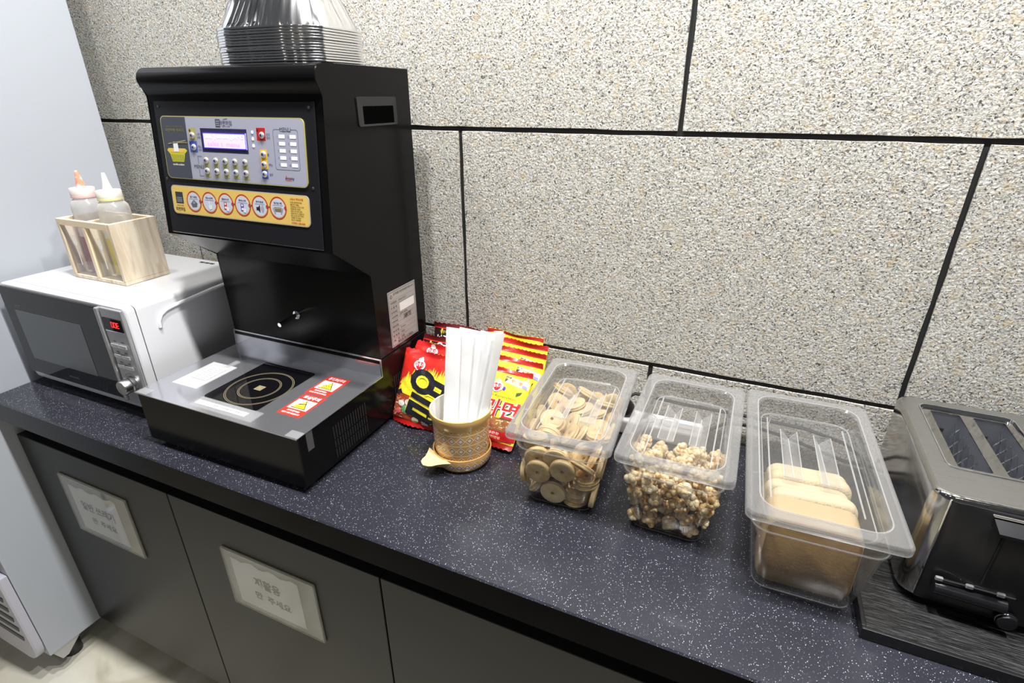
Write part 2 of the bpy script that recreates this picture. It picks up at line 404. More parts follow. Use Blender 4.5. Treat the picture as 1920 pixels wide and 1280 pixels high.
def notice(name, label, x0, x1, z0, z1, pr, lines, grp):
    t = thing(name, label, 'notice', (x0, -.4629, z0), group=grp)
    W_, H_ = x1 - x0, z1 - z0
    vert = lambda u, v, d: (u, -d, v)
    MB().box(0, W_, -.0016, -.0002, 0, H_, .0004, 1).build('backing_sheet', holder_m, t, smooth=0)
    px0, pz0, px1, pz1 = pr
    b = MB(); n = 12; rnd = random.Random(len(label)); P = []
    P += [(px0, pz0), (px1, pz0)] + [(px1 - (px1 - px0) * k / n, pz1 + .004 * math.sin(k * 1.7) * (1 if k not in (0, n) else 0) - .004) for k in range(n + 1)]
    b.rings([[(x, -.0018, z) for x, z in P], [(x, -.0021, z) for x, z in P]]); b.build('paper', mat('notice_paper', (.72, .72, .73), .8), t, smooth=0)
    a = Art()
    for tx, x, z, h, wd in lines: a.text(tx, x, z, h, (.02, .02, .03), 1, .035, 'c', wd, rot=-.02)
    a.build('handwriting', t, vert, base=.0022)
    MB().box(.002, W_ - .002, -.0042, -.0030, .002, H_ - .002, .0004, 1).build('front_sheet', acrylic, t, smooth=0)
    b = MB()
    for q in ((0, W_, 0, .004), (0, W_, H_ - .004, H_), (0, .004, .004, H_ - .004), (W_ - .004, W_, .004, H_ - .004)): b.box(q[0], q[1], -.0048, -.0002, q[2], q[3], .0008, 1)
    b.build('rim', holder_m, t, smooth=30)
    return t
notice('notice_holder', 'clear acrylic holder with handwritten general waste notice, on the cabinet door beside the fridge', -.856, -.624, -.335, -.172, (.022, .012, .186, .142),
       [('일반 쓰레기', .105, .088, .026, .115), ('만  주세요', .112, .050, .019, .085)], 'acrylic notices on the doors')
notice('notice_holder', 'clear acrylic holder with handwritten recycling notice, on the middle cabinet door', -.349, -.118, -.334, -.186, (.020, .012, .188, .132),
       [('재활용', .105, .087, .026, .066), ('만  주세요', .112, .050, .020, .090)], 'acrylic notices on the doors')

# ------------------------------------------------------------------ fridge at the left
t = thing('fridge', 'tall white fridge standing at the left end of the worktop', 'fridge', (-.985, -.07, -ZC))
def fz(z): return z + ZC
MB().box(-.72, 0, -.513, 0, fz(-.715), fz(1.15), .004, 2).build('cabinet', fridge_m, t)
MB().box(-.72, -.004, -.548, -.518, fz(-.40), fz(1.15), .008, 2).build('door', fridge_m, t)
b = MB(); prof = []
for x, z in [(-.72, -.43), (-.002, -.43), (-.002, -.66)] + [(-.052 + .05 * math.cos(R(a)), -.66 - .06 * math.sin(R(a))) for a in (22, 45, 67, 90)] + [(-.72, -.72)]: prof.append((x, fz(z)))
b.rings([[(x, -.514, z) for x, z in prof], [(x, -.529, z) for x, z in prof], [(x - .004 * (x > -.5), -.533, z) for x, z in prof]])
g = b.build('lower_grille', fridge_grill, t, smooth=30)
slots = []
for k in range(6):
    z = fz(-.475 - .034 * k)
    b = MB(); b.rings([[(-.30, -.5345, z), (-.030, -.5345, z), (-.024, -.5345, z + .015), (-.294, -.5345, z + .015)], [(-.30, -.528, z), (-.030, -.528, z), (-.024, -.528, z + .015), (-.294, -.528, z + .015)]])
    b.build('slot', mat('grille_slot', (.10, .10, .12), .6), g, smooth=0)
b = MB(); b.rings([[(-.004, y, z) for y, z in ((-.505, fz(-.716)), (-.44, fz(-.716)), (-.478, fz(-.75)), (-.492, fz(-.75)))], [(-.012, y, z) for y, z in ((-.505, fz(-.716)), (-.44, fz(-.716)), (-.478, fz(-.75)), (-.492, fz(-.75)))]])
b.build('hinge_bracket', silver, t, smooth=0)
for x in (-.06, -.66):
    for y in (-.45, -.06): MB().lathe([(.022, .0005), (.022, .05), (.012, .052), (.012, fz(-.714))], 16, (x, y)).build('foot', black_plastic, t)

# ------------------------------------------------------------------ microwave
t = thing('microwave', 'white microwave oven with black glass door and silver control strip', 'microwave', (-.9565, -.3924, 0), (0, 0, .0058))
MW, MH, MDP = .4065, .2425, .2973
def rsec(y, z0, z1, r, ins=0): return [(x, y, z) for x, z in rrect(MW - 2 * ins, z1 - z0 - 2 * ins, r, 6, MW / 2, (z0 + z1) / 2)]
b = MB(); b.rings([rsec(.0190, .014, MH, .010, .0006), rsec(.0196, .014, MH, .010), rsec(MDP - .004, .014, MH, .010), rsec(MDP, .014, MH, .008, .003)]); b.build('body', white_enamel, t, smooth=40)
b = MB(); b.rings([rsec(0, .0195, MH, .010, .002), rsec(.002, .0195, MH, .010), rsec(.0168, .0195, MH, .010), rsec(.0174, .0195, MH, .010, .0006)]); b.build('front_frame', white_enamel, t, smooth=40)
b = MB(); b.rings([rsec(.0175, .0195, MH, .009, .0012), rsec(.0189, .0195, MH, .009, .0012)]); b.build('seam', dark_slot, t, smooth=0)
d = MB().box(.003, .329, -.007, -.0002, .036, .2375, .003, 2).build('door', black_glass, t)
MB().box(.040, .260, -.0078, -.0071, .075, .189).build('window', mat('dark_window_mesh', (.10, .11, .125), .25), d, smooth=0)
MB().box(.330, .3395, -.012, -.0002, .036, .2385, .003, 2).build('handle_trim', silver, t)
cp = MB().box(.3405, .404, -.0085, -.0002, .036, .240, .004, 2).build('control_panel', silver, t)
vert = lambda u, v, d: (u, -d, v)
MB().box(.346, .3985, -.0098, -.0086, .196, .221, .0004, 1).build('display', black_glass, cp, smooth=0)
MB().box(.346, .3985, -.0100, -.0086, .1935, .1955, .0003, 1).build('display_sill', chrome, cp, smooth=0)
a = Art(); RL = (.9, .02, .02, 3.0)
seg7 = {'0': 'abcdef', '6': 'acdefg', 'E': 'adefg'}
for k, ch in enumerate('00E'):
    x, z, ww, hh, th = .3690 + .0080 * k, .2042, .0055, .010, .0013
    pos = {'a': ((x, z + hh), (x + ww, z + hh)), 'g': ((x, z + hh / 2), (x + ww, z + hh / 2)), 'd': ((x, z), (x + ww, z)), 'f': ((x, z + hh / 2), (x, z + hh)), 'e': ((x, z), (x, z + hh / 2)), 'b': ((x + ww, z + hh / 2), (x + ww, z + hh)), 'c': ((x + ww, z), (x + ww, z + hh / 2))}
    for q in seg7[ch]: a.line(*pos[q], th, RL, 1)
a.disc(.3761, .2068, .0008, RL).disc(.3761, .2112, .0008, RL)
a.build('digits', cp, vert, base=.0099)
for z in (.1645, .1420, .1195):
    for x0, x1 in ((.3490, .3710), (.3720, .3945)): MB().box(x0, x1, -.0125, -.0086, z - .004, z + .004, .0018, 2).build('button', mat('bright_silver', (.72, .72, .74), .22, .7), cp)
a = Art()
for z in (.1725, .1500, .1275):
    for x in (.360, .383): a.text('해동', x, z, .0045, (.1, .1, .12), 1, .01)
a.build('lettering', cp, vert, base=.0087)
Art().ring(.373, .083, .0215, .0222, (.15, .15, .18), 1, 20, 40, 140).build('dial_scale', cp, vert, base=.0087)
b = MB(); b.lathe([(.0165, .0087), (.0172, .012), (.0172, .016), (.0150, .0175), (.0150, .030), (.0138, .032), (.004, .0312)], 28); b.xf(Matrix.Translation((.373, 0, .083)) @ Matrix.Rotation(PI / 2, 4, 'X'))
b.build('knob', steel, cp)
MB().tube([(MW + .0005, y, z) for y, z in [(.26, .2265), (.18, .224), (.09, .2175), (.074, .215), (.062, .209), (.055, .198), (.054, .185)]], .0042, 8).build('side_rib', white_enamel, t)
for k in range(3): MB().box(.262 + .016 * k, .275 + .016 * k, .272, .279, MH - .002, MH + .0004).build('vent', dark_slot, t, smooth=0)
for tx, x, z, h in (('PETIT', .057, .198, .006), ('MICROWAVE', .169, .053, .004)): Art().text(tx, x, z, h, (.20, .20, .22), 1, .005).build('door_lettering', d, vert, base=.0071)
for x in (.05, .36):
    for y in (.05, .25): MB().lathe([(.014, .0003), (.014, .0135)], 14, (x, y)).build('foot', black_plastic, t)

# ------------------------------------------------------------------ wooden caddy with two sauce bottles on the microwave
t = thing('sauce_caddy', 'light wooden two-compartment caddy with clear fork-printed fronts on the white microwave', 'caddy', (-.8442, -.3055, .2432), (0, 0, .012))
CW, CDp, CH, T = .170, .0965, .1265, .008
MB().box(0, CW, 0, CDp, 0, T, .0008, 1).build('base_board', wood, t, smooth=0)
for x in (0, CW - T): MB().box(x, x + T, 0, CDp, T, CH, .0008, 1).build('side_board', wood, t, smooth=0)
MB().box(T, CW - T, CDp - T, CDp, T, CH, .0008, 1).build('back_board', wood, t, smooth=0)
MB().box(CW / 2 - T / 2, CW / 2 + T / 2, .008, CDp - T, T, CH - .002, .0008, 1).build('divider', wood, t, smooth=0)
MB().box(T, CW - T, 0, .007, CH - .013, CH, .0008, 1).build('top_rail', wood_edge, t, smooth=0)
MB().box(CW / 2 - .005, CW / 2 + .005, 0, .007, T, CH - .013, .0008, 1).build('mullion', wood_edge, t, smooth=0)
for x0, x1 in ((T + .0005, CW / 2 - .0055), (CW / 2 + .0055, CW - T - .0005)):
    p = MB().box(x0, x1, .003, .0045, T + .0005, CH - .0135).build('clear_front', acrylic, t, smooth=0)
    a = Art(); cx = (x0 + x1) / 2 - .006
    a.line((cx, .030), (cx, .072), .0026, WH).poly([(cx - .006, .080), (cx - .003, .072), (cx + .003, .072), (cx + .006, .080)], WH)
    for k in (-1, 0, 1): a.rect(cx + k * .0048 - .0012, .080, .0024, .014, WH)
    a.build('fork_print', p, lambda u, v, d: (u, .003 - d, v))
def bottle(x, label, capm, nozm, sauce, fill, tip):
    t = thing('squeeze_bottle', label, 'bottle', (x, -.2575, .2516), group='sauce bottles in the wooden caddy')
    MB().lathe([(.025, .0004), (.0285, .004), (.0285, .137), (.0275, .145), (.0225, .152), (.0200, .155), (.0200, .1575)], 32).build('bottle_body', bottle_m, t)
    MB().lathe([(.024, .0015), (.0287, .005), (.0287, fill), (.025, fill + .001)], 28).build('sauce_fill', sauce, t)
    c = MB().lathe([(.0222, .158), (.0227, .1595), (.0227, .1735), (.0215, .1755), (.009, .1765)], 32).build('cap', capm, t)
    c2 = MB().lathe([(.0210, .1565), (.0230, .1570), (.0230, .1605), (.0210, .1612)], 32).build('cap_ring', nozm, c)
    MB().lathe([(.0088, .1768), (.0062, .190), (.0036, .207), (.0026, .2095)], 18).build('nozzle', tip, t)
    return t
def f_tip(t, b):
    n = N(t, 'ShaderNodeTexNoise'); n.inputs['Scale'].default_value = 70; L(t, coords(t), n.inputs['Vector'])
    L(t, ramp(t, n.outputs['Fac'], [(.42, (.80, .32, .20)), (.58, (.86, .74, .70))]), b.inputs['Base Color'])
bottle(-.8065, 'squeeze bottle of red sauce with an orange-stained nozzle, left in the wooden caddy', mat('pinkish_cap', (.84, .72, .70), .4), mat('pink_cap_ring', (.80, .50, .48), .4), mat('red_sauce', (.30, .05, .07), .35), .078, mat('stained_nozzle', rough=.4, fn=f_tip))
bottle(-.7200, 'squeeze bottle of yellow sauce with a clean white nozzle, right in the wooden caddy', mat('creamy_cap', (.86, .84, .72), .4), mat('yellow_cap_ring', (.84, .78, .36), .4), mat('yellow_sauce', (.78, .62, .05), .4), .082, mat('white_nozzle', (.80, .84, .80), .4))

# ------------------------------------------------------------------ ramen cooker (local: x -.377..0, y 0 = back, z 0 = worktop)
rm = thing('ramen_cooker', 'tall black induction noodle cooking machine with a tilted control panel', 'cooker', (-.117, -.0537, 0), (0, 0, .0076))
W0 = -.377
b = MB().prism_x([(0, .012), (-.389, .012), (-.389, .1095), (-.166, .1095), (-.166, .1440), (0, .1440)], W0, 0, .0015, 1); b.build('base', black_pc, rm, smooth=30)
prof = [(0, .1455), (-.164, .1455), (-.164, .311), (-.252, .372), (-.2258, .598)]
prof += [(-.2275 + .0 * k, .604) for k in (0,)] + [(-.2195 - .0185 * math.cos(R(a)), .6245 + .0185 * math.sin(R(a))) for a in (-50, -30, -10, 10, 30, 50, 70, 90)] + [(0, .643)]
MB().prism_x(prof, W0, 0, .0012, 1).build('housing', black_pc, rm, smooth=25)
for x in (-.36, -.02):
    for y in (-.365, -.03): MB().lathe([(.012, .0003), (.012, .0118)], 14, (x, y)).build('foot', black_plastic, rm)
th = math.atan2(.252 - .2258, .598 - .372)                      # tilt of the head's front
fp = MB().box(.016, .362, -.003, -.0002, .004, .2215, .0012, 1).build('front_panel', black_satin, rm, smooth=30, loc=(W0, -.252, .372), rot=(-th, 0, 0))
front = lambda u, v, d: (u, -d, v)
for u, v in ((.028, .213), (.352, .213), (.024, .0965), (.350, .0985)):
    b = MB(); b.lathe([(.0022, 0), (.0022, .0008), (.0015, .0014)], 10); b.xf(Matrix.Translation((u, -.003, v)) @ Matrix.Rotation(PI / 2, 4, 'X')); b.build('screw', mat('dark_screw', (.12, .12, .12), .3, .8), fp)
# control plate
def plate(name, x0, x1, z0, z1, r, y0, y1, m, par):
    b = MB(); P = rrect(x1 - x0, z1 - z0, r, 6, (x0 + x1) / 2, (z0 + z1) / 2)
    b.rings([[(x, y0, z) for x, z in P], [(x, y1, z) for x, z in P]]); return b.build(name, m, par, smooth=30)
rim = plate('control_panel', .030, .342, .0985, .1985, .009, -.0032, -.0048, mat('olive_rim', (.42, .40, .16), .3), fp)
GRY = (.36, .37, .47); NAVY = (.055, .062, .085); OLV = (.40, .37, .12)
a = Art()
P = rrect(.309, .097, .008, 6, .186, .1485)
a.poly(P, GRY, 0)
a.poly([(x, y) for x, y in [(.0905, .100), (.0905, .197)]] + [(x, y) for x, y in P if x < .05], NAVY, 1)
a.text('라면자동 조리기', .062, .1765, .0050, (.20, .19, .06), 2, .02, 'c', .044).text('AMAZING COOKING SYSTEM', .062, .182, .0022, (.17, .16, .06), 2)
a.poly([(.0375, .1440), (.0415, .1475), (.0815, .1478), (.0865, .1445), (.0800, .1395), (.0430, .1390)], (.62, .60, .03), 2)
a.poly([(.0430, .1436), (.0445, .1462), (.0790, .1465), (.0815, .1438), (.0775, .1412), (.0450, .1408)], (.80, .50, .10), 3)
a.poly([(.0440, .1390), (.0800, .1393), (.0755, .1262), (.0475, .1258)], (.58, .57, .03), 2)
for k in range(9): a.line((.0475 + .0035 * k, .1378), (.0492 + .0031 * k, .1272), .0011, (.16, .16, .03), 3)
a.poly([(.0545, .1420), (.0665, .1425), (.0660, .1580), (.0548, .1576)], (.80, .86, .88), 4)
a.line((.043, .1545), (.086, .1605), .0016, (.34, .30, .14), 5).line((.048, .1560), (.090, .1575), .0013, (.30, .26, .12), 5)
a.text('noodle cooking', .061, .1212, .0042, WH, 2, .02)
a.rect(.1596, .1830, .0105, .0118, (.08, .09, .13), 2)
for k in range(3): a.line((.161, .1855 + .003 * k), (.169, .1855 + .003 * k), .0008, (.4, .42, .5), 3)
a.text('라면하임', .182, .1893, .0072, (.07, .08, .12), 2, .01).text('RAMYUN HAIM', .182, .1843, .0018, (.1, .1, .15), 2, .01).line((.177, .1945), (.187, .1958), .0008, (.08, .09, .13), 2)
a.rect(.1230, .1440, .1025, .0366, (.016, .016, .06), 1)
a.rect(.0952, .1625, .0165, .0180, OLV, 1).rect(.0938, .1428, .0180, .0175, (.06, .11, .42), 1)
a.disc(.0985, .1765, .0022, (.05, .05, .02), 2).disc(.0965, .1570, .0018, (.02, .03, .1), 2)
a.rect(.2462, .1648, .0180, .0186, (.48, .012, .012), 1).disc(.2488, .1795, .0020, (.12, .01, .01), 2)
a.rect(.2498, .1378, .0145, .0140, (.85, .52, .03), 1).rect(.2495, .1228, .0145, .0145, (.85, .52, .03), 1).rect(.2498, .1080, .0130, .0138, (.06, .11, .45), 1)
for tx, x, z, h in (('시작', .1175, .171, .004), ('선택', .1175, .166, .004), ('취소', .1175, .152, .004), ('정지', .1175, .147, .004), ('조리', .2695, .174, .004), ('정지', .2695, .169, .004), ('물', .2665, .1445, .004), ('메뉴', .2700, .1297, .004), ('설정', .2690, .1149, .004)): a.text(tx, x, z, h, (.10, .10, .16), 2, .01)
for k, x in enumerate((.1288, .1508, .1722, .1937, .2158)):
    for z in (.1306, .1139):
        a.rect(x - .0062, z - .0098, .0124, .0156, (.42, .40, .17), 1, .002); a.text(str(k + (1 if z > .12 else 6)), x, z - .0078, .0022, (.1, .1, .08), 2)
a.text('MENU', .1098, .1202, .0058, (.06, .06, .10), 2, 0).text('MENU', .3052, .1818, .0056, (.08, .08, .12), 3, 0)
for z0, z1 in ((.1245, .1368), (.1055, .1165)): a.line((.1098, z0), (.1098, z1), .0006, (.05, .05, .08), 2)
a.line((.1098, .1368), (.1190, .1368), .0006, (.05, .05, .08), 2).line((.1098, .1055), (.1190, .1055), .0006, (.05, .05, .08), 2)
P1 = rrect(.0495, .0590, .004, 5, .3045, .1525); P2 = rrect(.0482, .0577, .0034, 5, .3045, .1525); n = len(P1)
a.add(P1 + P2, [(i, (i + 1) % n, n + (i + 1) % n, n + i) for i in range(n)], (.14, .14, .22), 1)
a.rect(.2955, .1795, .0194, .0045, GRY, 2)
for j in range(5):
    for i in range(2):
        a.rect(.2908 + .0221 * i, .1690 - .0103 * j, .0125, .0056, (.88, .90, .92), 2, .001)
        a.text(str(j + 1 + 5 * i), .2880 + .0221 * i, .1718 - .0103 * j, .003, (.15, .15, .22), 2, 0)
a.text('Amazing', .3065, .1108, .0050, (.10, .03, .05), 2, .015, shear=.3).line((.2985, .1085), (.300, .1150), .0009, (.6, .02, .02), 2).line((.2985, .1080), (.311, .1078), .0006, (.6, .02, .02), 2)
a.build('panel_print', rim, front, base=.0049)
for z, c in ((.1765, (.35, .55, 1., 2.5)), (.1668, (1., .55, .45, 2.5)), (.1566, (.95, .9, .9, 2.5))):
    Art().rect(.2362, z - .0018, .0036, .0042, c, 1, .001).build('indicator_light', rim, front, base=.0056)
lcd = plate('display', .1285, .2235, .1498, .1745, .0008, -.0050, -.0060, mat('lit_lcd', (.50, .44, .95), .3, emit=.95), rim)
a = Art(); LW = (1., .90, 1., 1.15); PK = (.95, .25, .72, .9)
a.frame(.1285, .1498, .095, .0247, .0014, (.03, .02, .35, .9), 1)
a.text('SEL ] 00:00 [64℃', .1760, .1680, .0072, LW, 2, .01, 'c', .086).text('selec t  menu  ', .1735, .1575, .0062, PK, 2, 0, 'c', .070)
a.build('display_text', rim, front, base=.0061)
bt = None
spots = [(.1038, .1690), (.1040, .1505), (.2574, .1726), (.2572, .1446), (.2566, .1296), (.2562, .1150)] + [(x, z) for x in (.1288, .1508, .1722, .1937, .2158) for z in (.1308, .1141)]
for u, v in spots:
    if bt is None:
        b = MB(); b.lathe([(.0052, 0), (.0052, .0006), (.0046, .0018), (.0030, .0028), (.0021, .0030)], 18, mi=0); b.lathe([(.0020, .0030), (.0018, .0036), (.0008, .0038)], 12, mi=1); b.xf(Matrix.Rotation(PI / 2, 4, 'X'))
        bt = b.build('button', [mat('silver_button', (.62, .62, .66), .25, .6), mat('button_centre', (.03, .03, .10), .3)], rim, loc=(u, -.0052, v))
    else:
        o = bt.copy(); COL.objects.link(o); o.parent = rim; o.location = (u, -.0052, v)
# yellow instruction plate
yp = plate('instruction_plate', .0312, .3408, .0384, .0868, .008, -.0032, -.0042, mat('pale_plate_rim', (.45, .42, .40), .3), fp)
a = Art(); YE = (.74, .52, .13)
a.poly(rrect(.3070, .0458, .0075, 6, .186, .0626), YE, 0)
a.rect(.0405, .0562, .0185, .0195, (.03, .035, .045), 1)
for k in range(4): a.line((.043, .0595 + .0022 * k), (.0565, .0595 + .0022 * k), .0008, (.35, .40, .42), 2)
a.text('라면하임', .0490, .0465, .0068, (.05, .03, .02), 1, .02, 'c', .022).text('RAMYUN HAIM', .049, .0527, .0018, (.1, .06, .03), 1)
caps = ['용기세팅', '메뉴선택', '물조리시작', '조리시작', '조리완료', '맛있게']
for k, x in enumerate((.0852, .1230, .1612, .1996, .2378, .2764)):
    z = .0616 + .0005 * k
    a.disc(x, z, .0172, (.80, .42, .13), 1).ring(x, z, .0160, .0176, (.48, .02, .012), 2).disc(x, z, .0148, (.56, .60, .72), 2)
    a.text(caps[k], x, z + .0075, .0034, (.02, .03, .06), 3, .02, 'c', .0165).line((x - .0105, z + .0040), (x + .0105, z + .0040), .0005, (.2, .2, .25), 3)
    a.disc(x + .0155, z + .001, .0026, (.45, .03, .03), 4)
    if k < 5: a.poly([(x + .0183, z - .001), (x + .0183, z + .003), (x + .0208, z + .001)], BK, 2)
    if k == 0: a.poly([(x - .008, z - .004), (x, z + .003), (x + .008, z - .003), (x + .006, z - .009), (x - .005, z - .010)], (.10, .13, .13), 3).poly([(x - .004, z - .003), (x, z + .001), (x + .004, z - .002), (x, z - .005)], (.28, .32, .32), 4)
    if k == 1: a.line((x - .001, z + .002), (x, z - .006), .0022, (.78, .8, .86), 4).poly([(x - .004, z - .005), (x + .005, z - .003), (x + .005, z - .010), (x - .001, z - .012)], (.78, .8, .86), 4)
    if k in (2, 3):
        c = (.55, .02, .02) if k == 2 else (.10, .06, .42)
        a.rect(x - .0045, z - .0098, .0065, .0125, c, 3, .001).disc(x - .0012, z, .0018, WH, 4).disc(x - .0012, z - .006, .0020, WH, 4).poly([(x + .001, z - .004), (x + .008, z - .006), (x + .006, z - .012), (x + .001, z - .011)], (.75, .77, .84), 5)
    if k == 4:
        a.poly([(x - .008, z - .006), (x - .008, z - .001), (x - .004, z - .001), (x, z + .003), (x, z - .010), (x - .004, z - .006)], BK, 3)
        for r in (.003, .0052, .0074): a.ring(x, z - .0035, r, r + .0007, (.10, .10, .15), 3, 12, -50, 50)
    if k == 5: a.poly([(x - .008, z + .001), (x + .008, z + .001), (x + .006, z - .006), (x - .006, z - .006)], (.20, .16, .12), 3).line((x - .010, z), (x - .006, z - .009), .002, (.3, .3, .35), 4).line((x + .010, z), (x + .006, z - .009), .002, (.3, .3, .35), 4).line((x - .007, z - .001), (x + .007, z - .001), .001, (.6, .45, .1), 4)
a.text('사용시 주의사항', .316, .0802, .0034, (.55, .05, .02), 2, .02, 'c', .027)
for k, tx in enumerate(['조리용기를 확인하세요', '물을 붓지 마세요', '조리중에는 뜨거우니 주의', '뚜껑을 열지 마세요', '어린이 손이 닿지 않게', '조리후 용기가 뜨겁습니다', '젖은 손으로 만지지 말것', '기계를 끄지 마세요', '청소후 사용하세요']): a.text(tx, .3025, .0752 - .0034 * k, .0024, (.10, .06, .02), 2, .015, 'l')
a.text('고객센터 1588-0000', .3160, .0432, .0032, (.55, .05, .02), 2, .02, 'c', .028)
a.build('plate_print', yp, front, base=.0043)
# carrying recess on the right side
b = MB(); P = [(-.157, .596), (-.050, .596), (-.047, .5935), (-.047, .553), (-.157, .553), (-.157, .5935)]
o_ = rrect(.106, .044, .004, 3, -.100, .5765); i_ = rrect(.084, .027, .002, 3, -.097, .571)
b.rings([[(.0002, y, z) for y, z in o_], [(.0022, y * .0 + y, z) for y, z in o_], [(.0012, y, z) for y, z in i_]], False, False); b.build('handle_surround', black_satin, rm, smooth=30)
MB().box(.0003, .0011, -.139, -.055, .5575, .5845).build('handle_recess', mat('black_void', (.002, .002, .002), .9, spec=0), rm, smooth=0)
# side rating label
side = lambda u, v, d: (.0002 + d, u, v)
lb = MB().box(.0002, .0006, -.1245, -.0325, .1535, .2655).build('rating_label', mat('silver_label', (.44, .42, .41), .35, .3), rm, smooth=0)
a = Art(); G = (.09, .09, .10)
a.frame(-.1225, .1555, .088, .108, .0007, G, 1); a.ring(-.114, .2545, .0028, .0036, G, 1).text('K', -.114, .2545, .003, G, 1).text('전기용품 안전관리법에 의한 표시', -.073, .2575, .0048, G, 1, .01, 'c', .068)
for k in range(9): a.line((-.1215, .2465 - .0095 * k), (-.0355, .2465 - .0095 * k), .0004, (.2, .2, .2), 1)
for k, tx in enumerate(['기자재명칭', '모 델 명', '정격전압', '소비전력', '인증번호', '제조년월', '제 조 원', '판 매 원', 'A  S']): a.text(tx, -.1185, .2415 - .0095 * k, .0045, G, 1, .01, 'l', .020)
for k, tx in enumerate(['인덕션 조리기', '', '', '220V 60Hz', '', '', '주식회사', '서울시', '1588']):
    if tx: a.text(tx, -.092, .2415 - .0095 * k, .0042, G, 1, 0, 'l')
a.rect(-.090, .2180, .050, .0170, (.75, .73, .72), 2).text('18RTE', -.066, .2035, .0085, BK, 2, .01, 'c', .026, shear=.2)
a.text('MADE IN KOREA', -.078, .1595, .005, G, 1, .01)
a.build('label_print', lb, side, base=.0006)
b = MB()
for blk, y0, n, zs in ((0, -.312, 14, ((.0855, .060), (.057, .043), (.040, .022))), (1, -.130, 6, ((.094, .070), (.066, .045)))):
    for k in range(n):
        y = y0 + .0066 * k
        for z1, z0 in zs: b.box(.0001, .0006, y, y + .0026, z0, z1)
tag(b.build('vent_slots', dark_slot, rm, smooth=0), None, None, kind='stuff')
# splash plate: polished sheet with an upstand, and the hob glass
b = MB(); b.prism_x([(-.3925, .1097), (-.3925, .1113), (-.1665, .1113), (-.1658, .147), (-.1645, .147), (-.1652, .1097)], W0 - .002, .002, .0004, 1)
b.build('splash_plate', steel_plate, rm, smooth=30)
b = MB(); b.rings([ring3(.128, .146, .006, .1114, 4, -.186, -.281), ring3(.128, .146, .006, .1122, 4, -.186, -.281)]); hg = b.build('hob_glass', black_glass, rm, smooth=30)
a = Art(); RG = (.22, .19, .12)
for r in (.0345, .0370, .0565, .0590): a.ring(-.178, -.293, r, r + .0009, RG, 1, 56)
a.rect(-.186, -.3005, .016, .015, (.30, .25, .15), 1).frame(-.1835, -.2975, .011, .009, .001, (.12, .1, .06), 2)
a.build('hob_markings', hg, flat_xy, base=.1123)
def sticker(x, y, head, l1, l2, mark):
    o = MB().box(x, x + .049, y, y + .068, .1114, .1117).build('warning_sticker', mat('sticker_red', (.62, .035, .025), .35), rm, smooth=0)
    a = Art(); a.rect(x + .004, y + .020, .041, .030, (.86, .86, .86), 1)
    a.poly([(x + .0085, y + .0225), (x + .0405, y + .0225), (x + .0245, y + .0480)], (.02, .02, .02), 2).poly([(x + .0110, y + .0240), (x + .0380, y + .0240), (x + .0245, y + .0455)], (.85, .72, .04), 3)
    if mark:
        for k in range(3): a.ring(x + .0185 + .006 * k, y + .0325, .0016, .0027, BK, 4, 12, 0, 270)
        a.line((x + .016, y + .0265), (x + .033, y + .0265), .0014, BK, 4)
    else:
        a.line((x + .0175, y + .0345), (x + .031, y + .0385), .0022, BK, 4).rect(x + .016, y + .0258, .016, .004, (.75, .35, .02), 4)
    a.text(head, x + .0245, y + .0590, .0105, WH, 2, .03, 'c', .036).text(l1, x + .0245, y + .0140, .0048, WH, 2, .02, 'c', .028).text(l2, x + .0245, y + .0065, .0048, WH, 2, .02, 'c', .038)
    a.build('sticker_print', o, flat_xy, base=.1117)
sticker(-.0925, -.2715, '증기,화상주의', '조리중에는', '뜨거운 증기에 주의하세요', True)
sticker(-.0885, -.3430, '화상주의', '조리중에는', '상판이 매우 뜨겁습니다', False)
o = MB().box(-.2445, -.1275, -.3755, -.3640, .1115, .1118).build('paper_strip', paper, rm, smooth=0)
a = Art(); a.text('조리도구 사용후 인덕션을 닦아주세요', -.186, -.3698, .0060, (.10, .10, .11), 1, .01, 'c', .098); a.build('strip_print', o, flat_xy, base=.1118)
o = MB().box(-.249, -.104, -.384, -.3545, .1119, .1121).build('tape', tape_m, rm, smooth=0)
card = MB().box(-.3490, -.2850, -.3400, -.2480, .1115, .1121, .0002, 1).build('plastic_sleeve', clear('milky_sleeve', .20, .95, .15, .6), rm, smooth=0)
o = MB().box(-.3340, -.2960, -.3110, -.2620, .1123, .1126).build('paper_note', paper, card, smooth=0)
a = Art()
for k in range(7):
    for j in range(2): a.line((-.330 + .017 * j, -.306 + .0062 * k), (-.317 + .017 * j, -.306 + .0062 * k), .0022, (.35, .35, .38), 1)
a.build('note_print', card, flat_xy, base=.1127)
MB().box(-.3110, -.2990, -.2560, -.2270, .1123, .1125).build('tape', tape_m, rm, smooth=0)
for x in (-.376, -.024):
    MB().box(x, x + .026, -.3905, -.3735, .1115, .1117).build('tape', tape_m, rm, smooth=0)
MB().box(.0005, .0012, -.372, -.358, .075, .1090).build('tape', tape_m, rm, smooth=0)
# water spout
b = MB(); b.lathe([(.0085, 0), (.0085, .003), (.0045, .004), (.0045, .006)], 20, mi=0); b.xf(Matrix.Translation((-.1895, -.1640, .2085)) @ Matrix.Rotation(PI / 2, 4, 'X'))
b.tube([(-.1895, -.166, .2085), (-.1895, -.185, .2075), (-.1895, -.212, .2045)], .0042, 12); b.build('water_spout', chrome, rm)

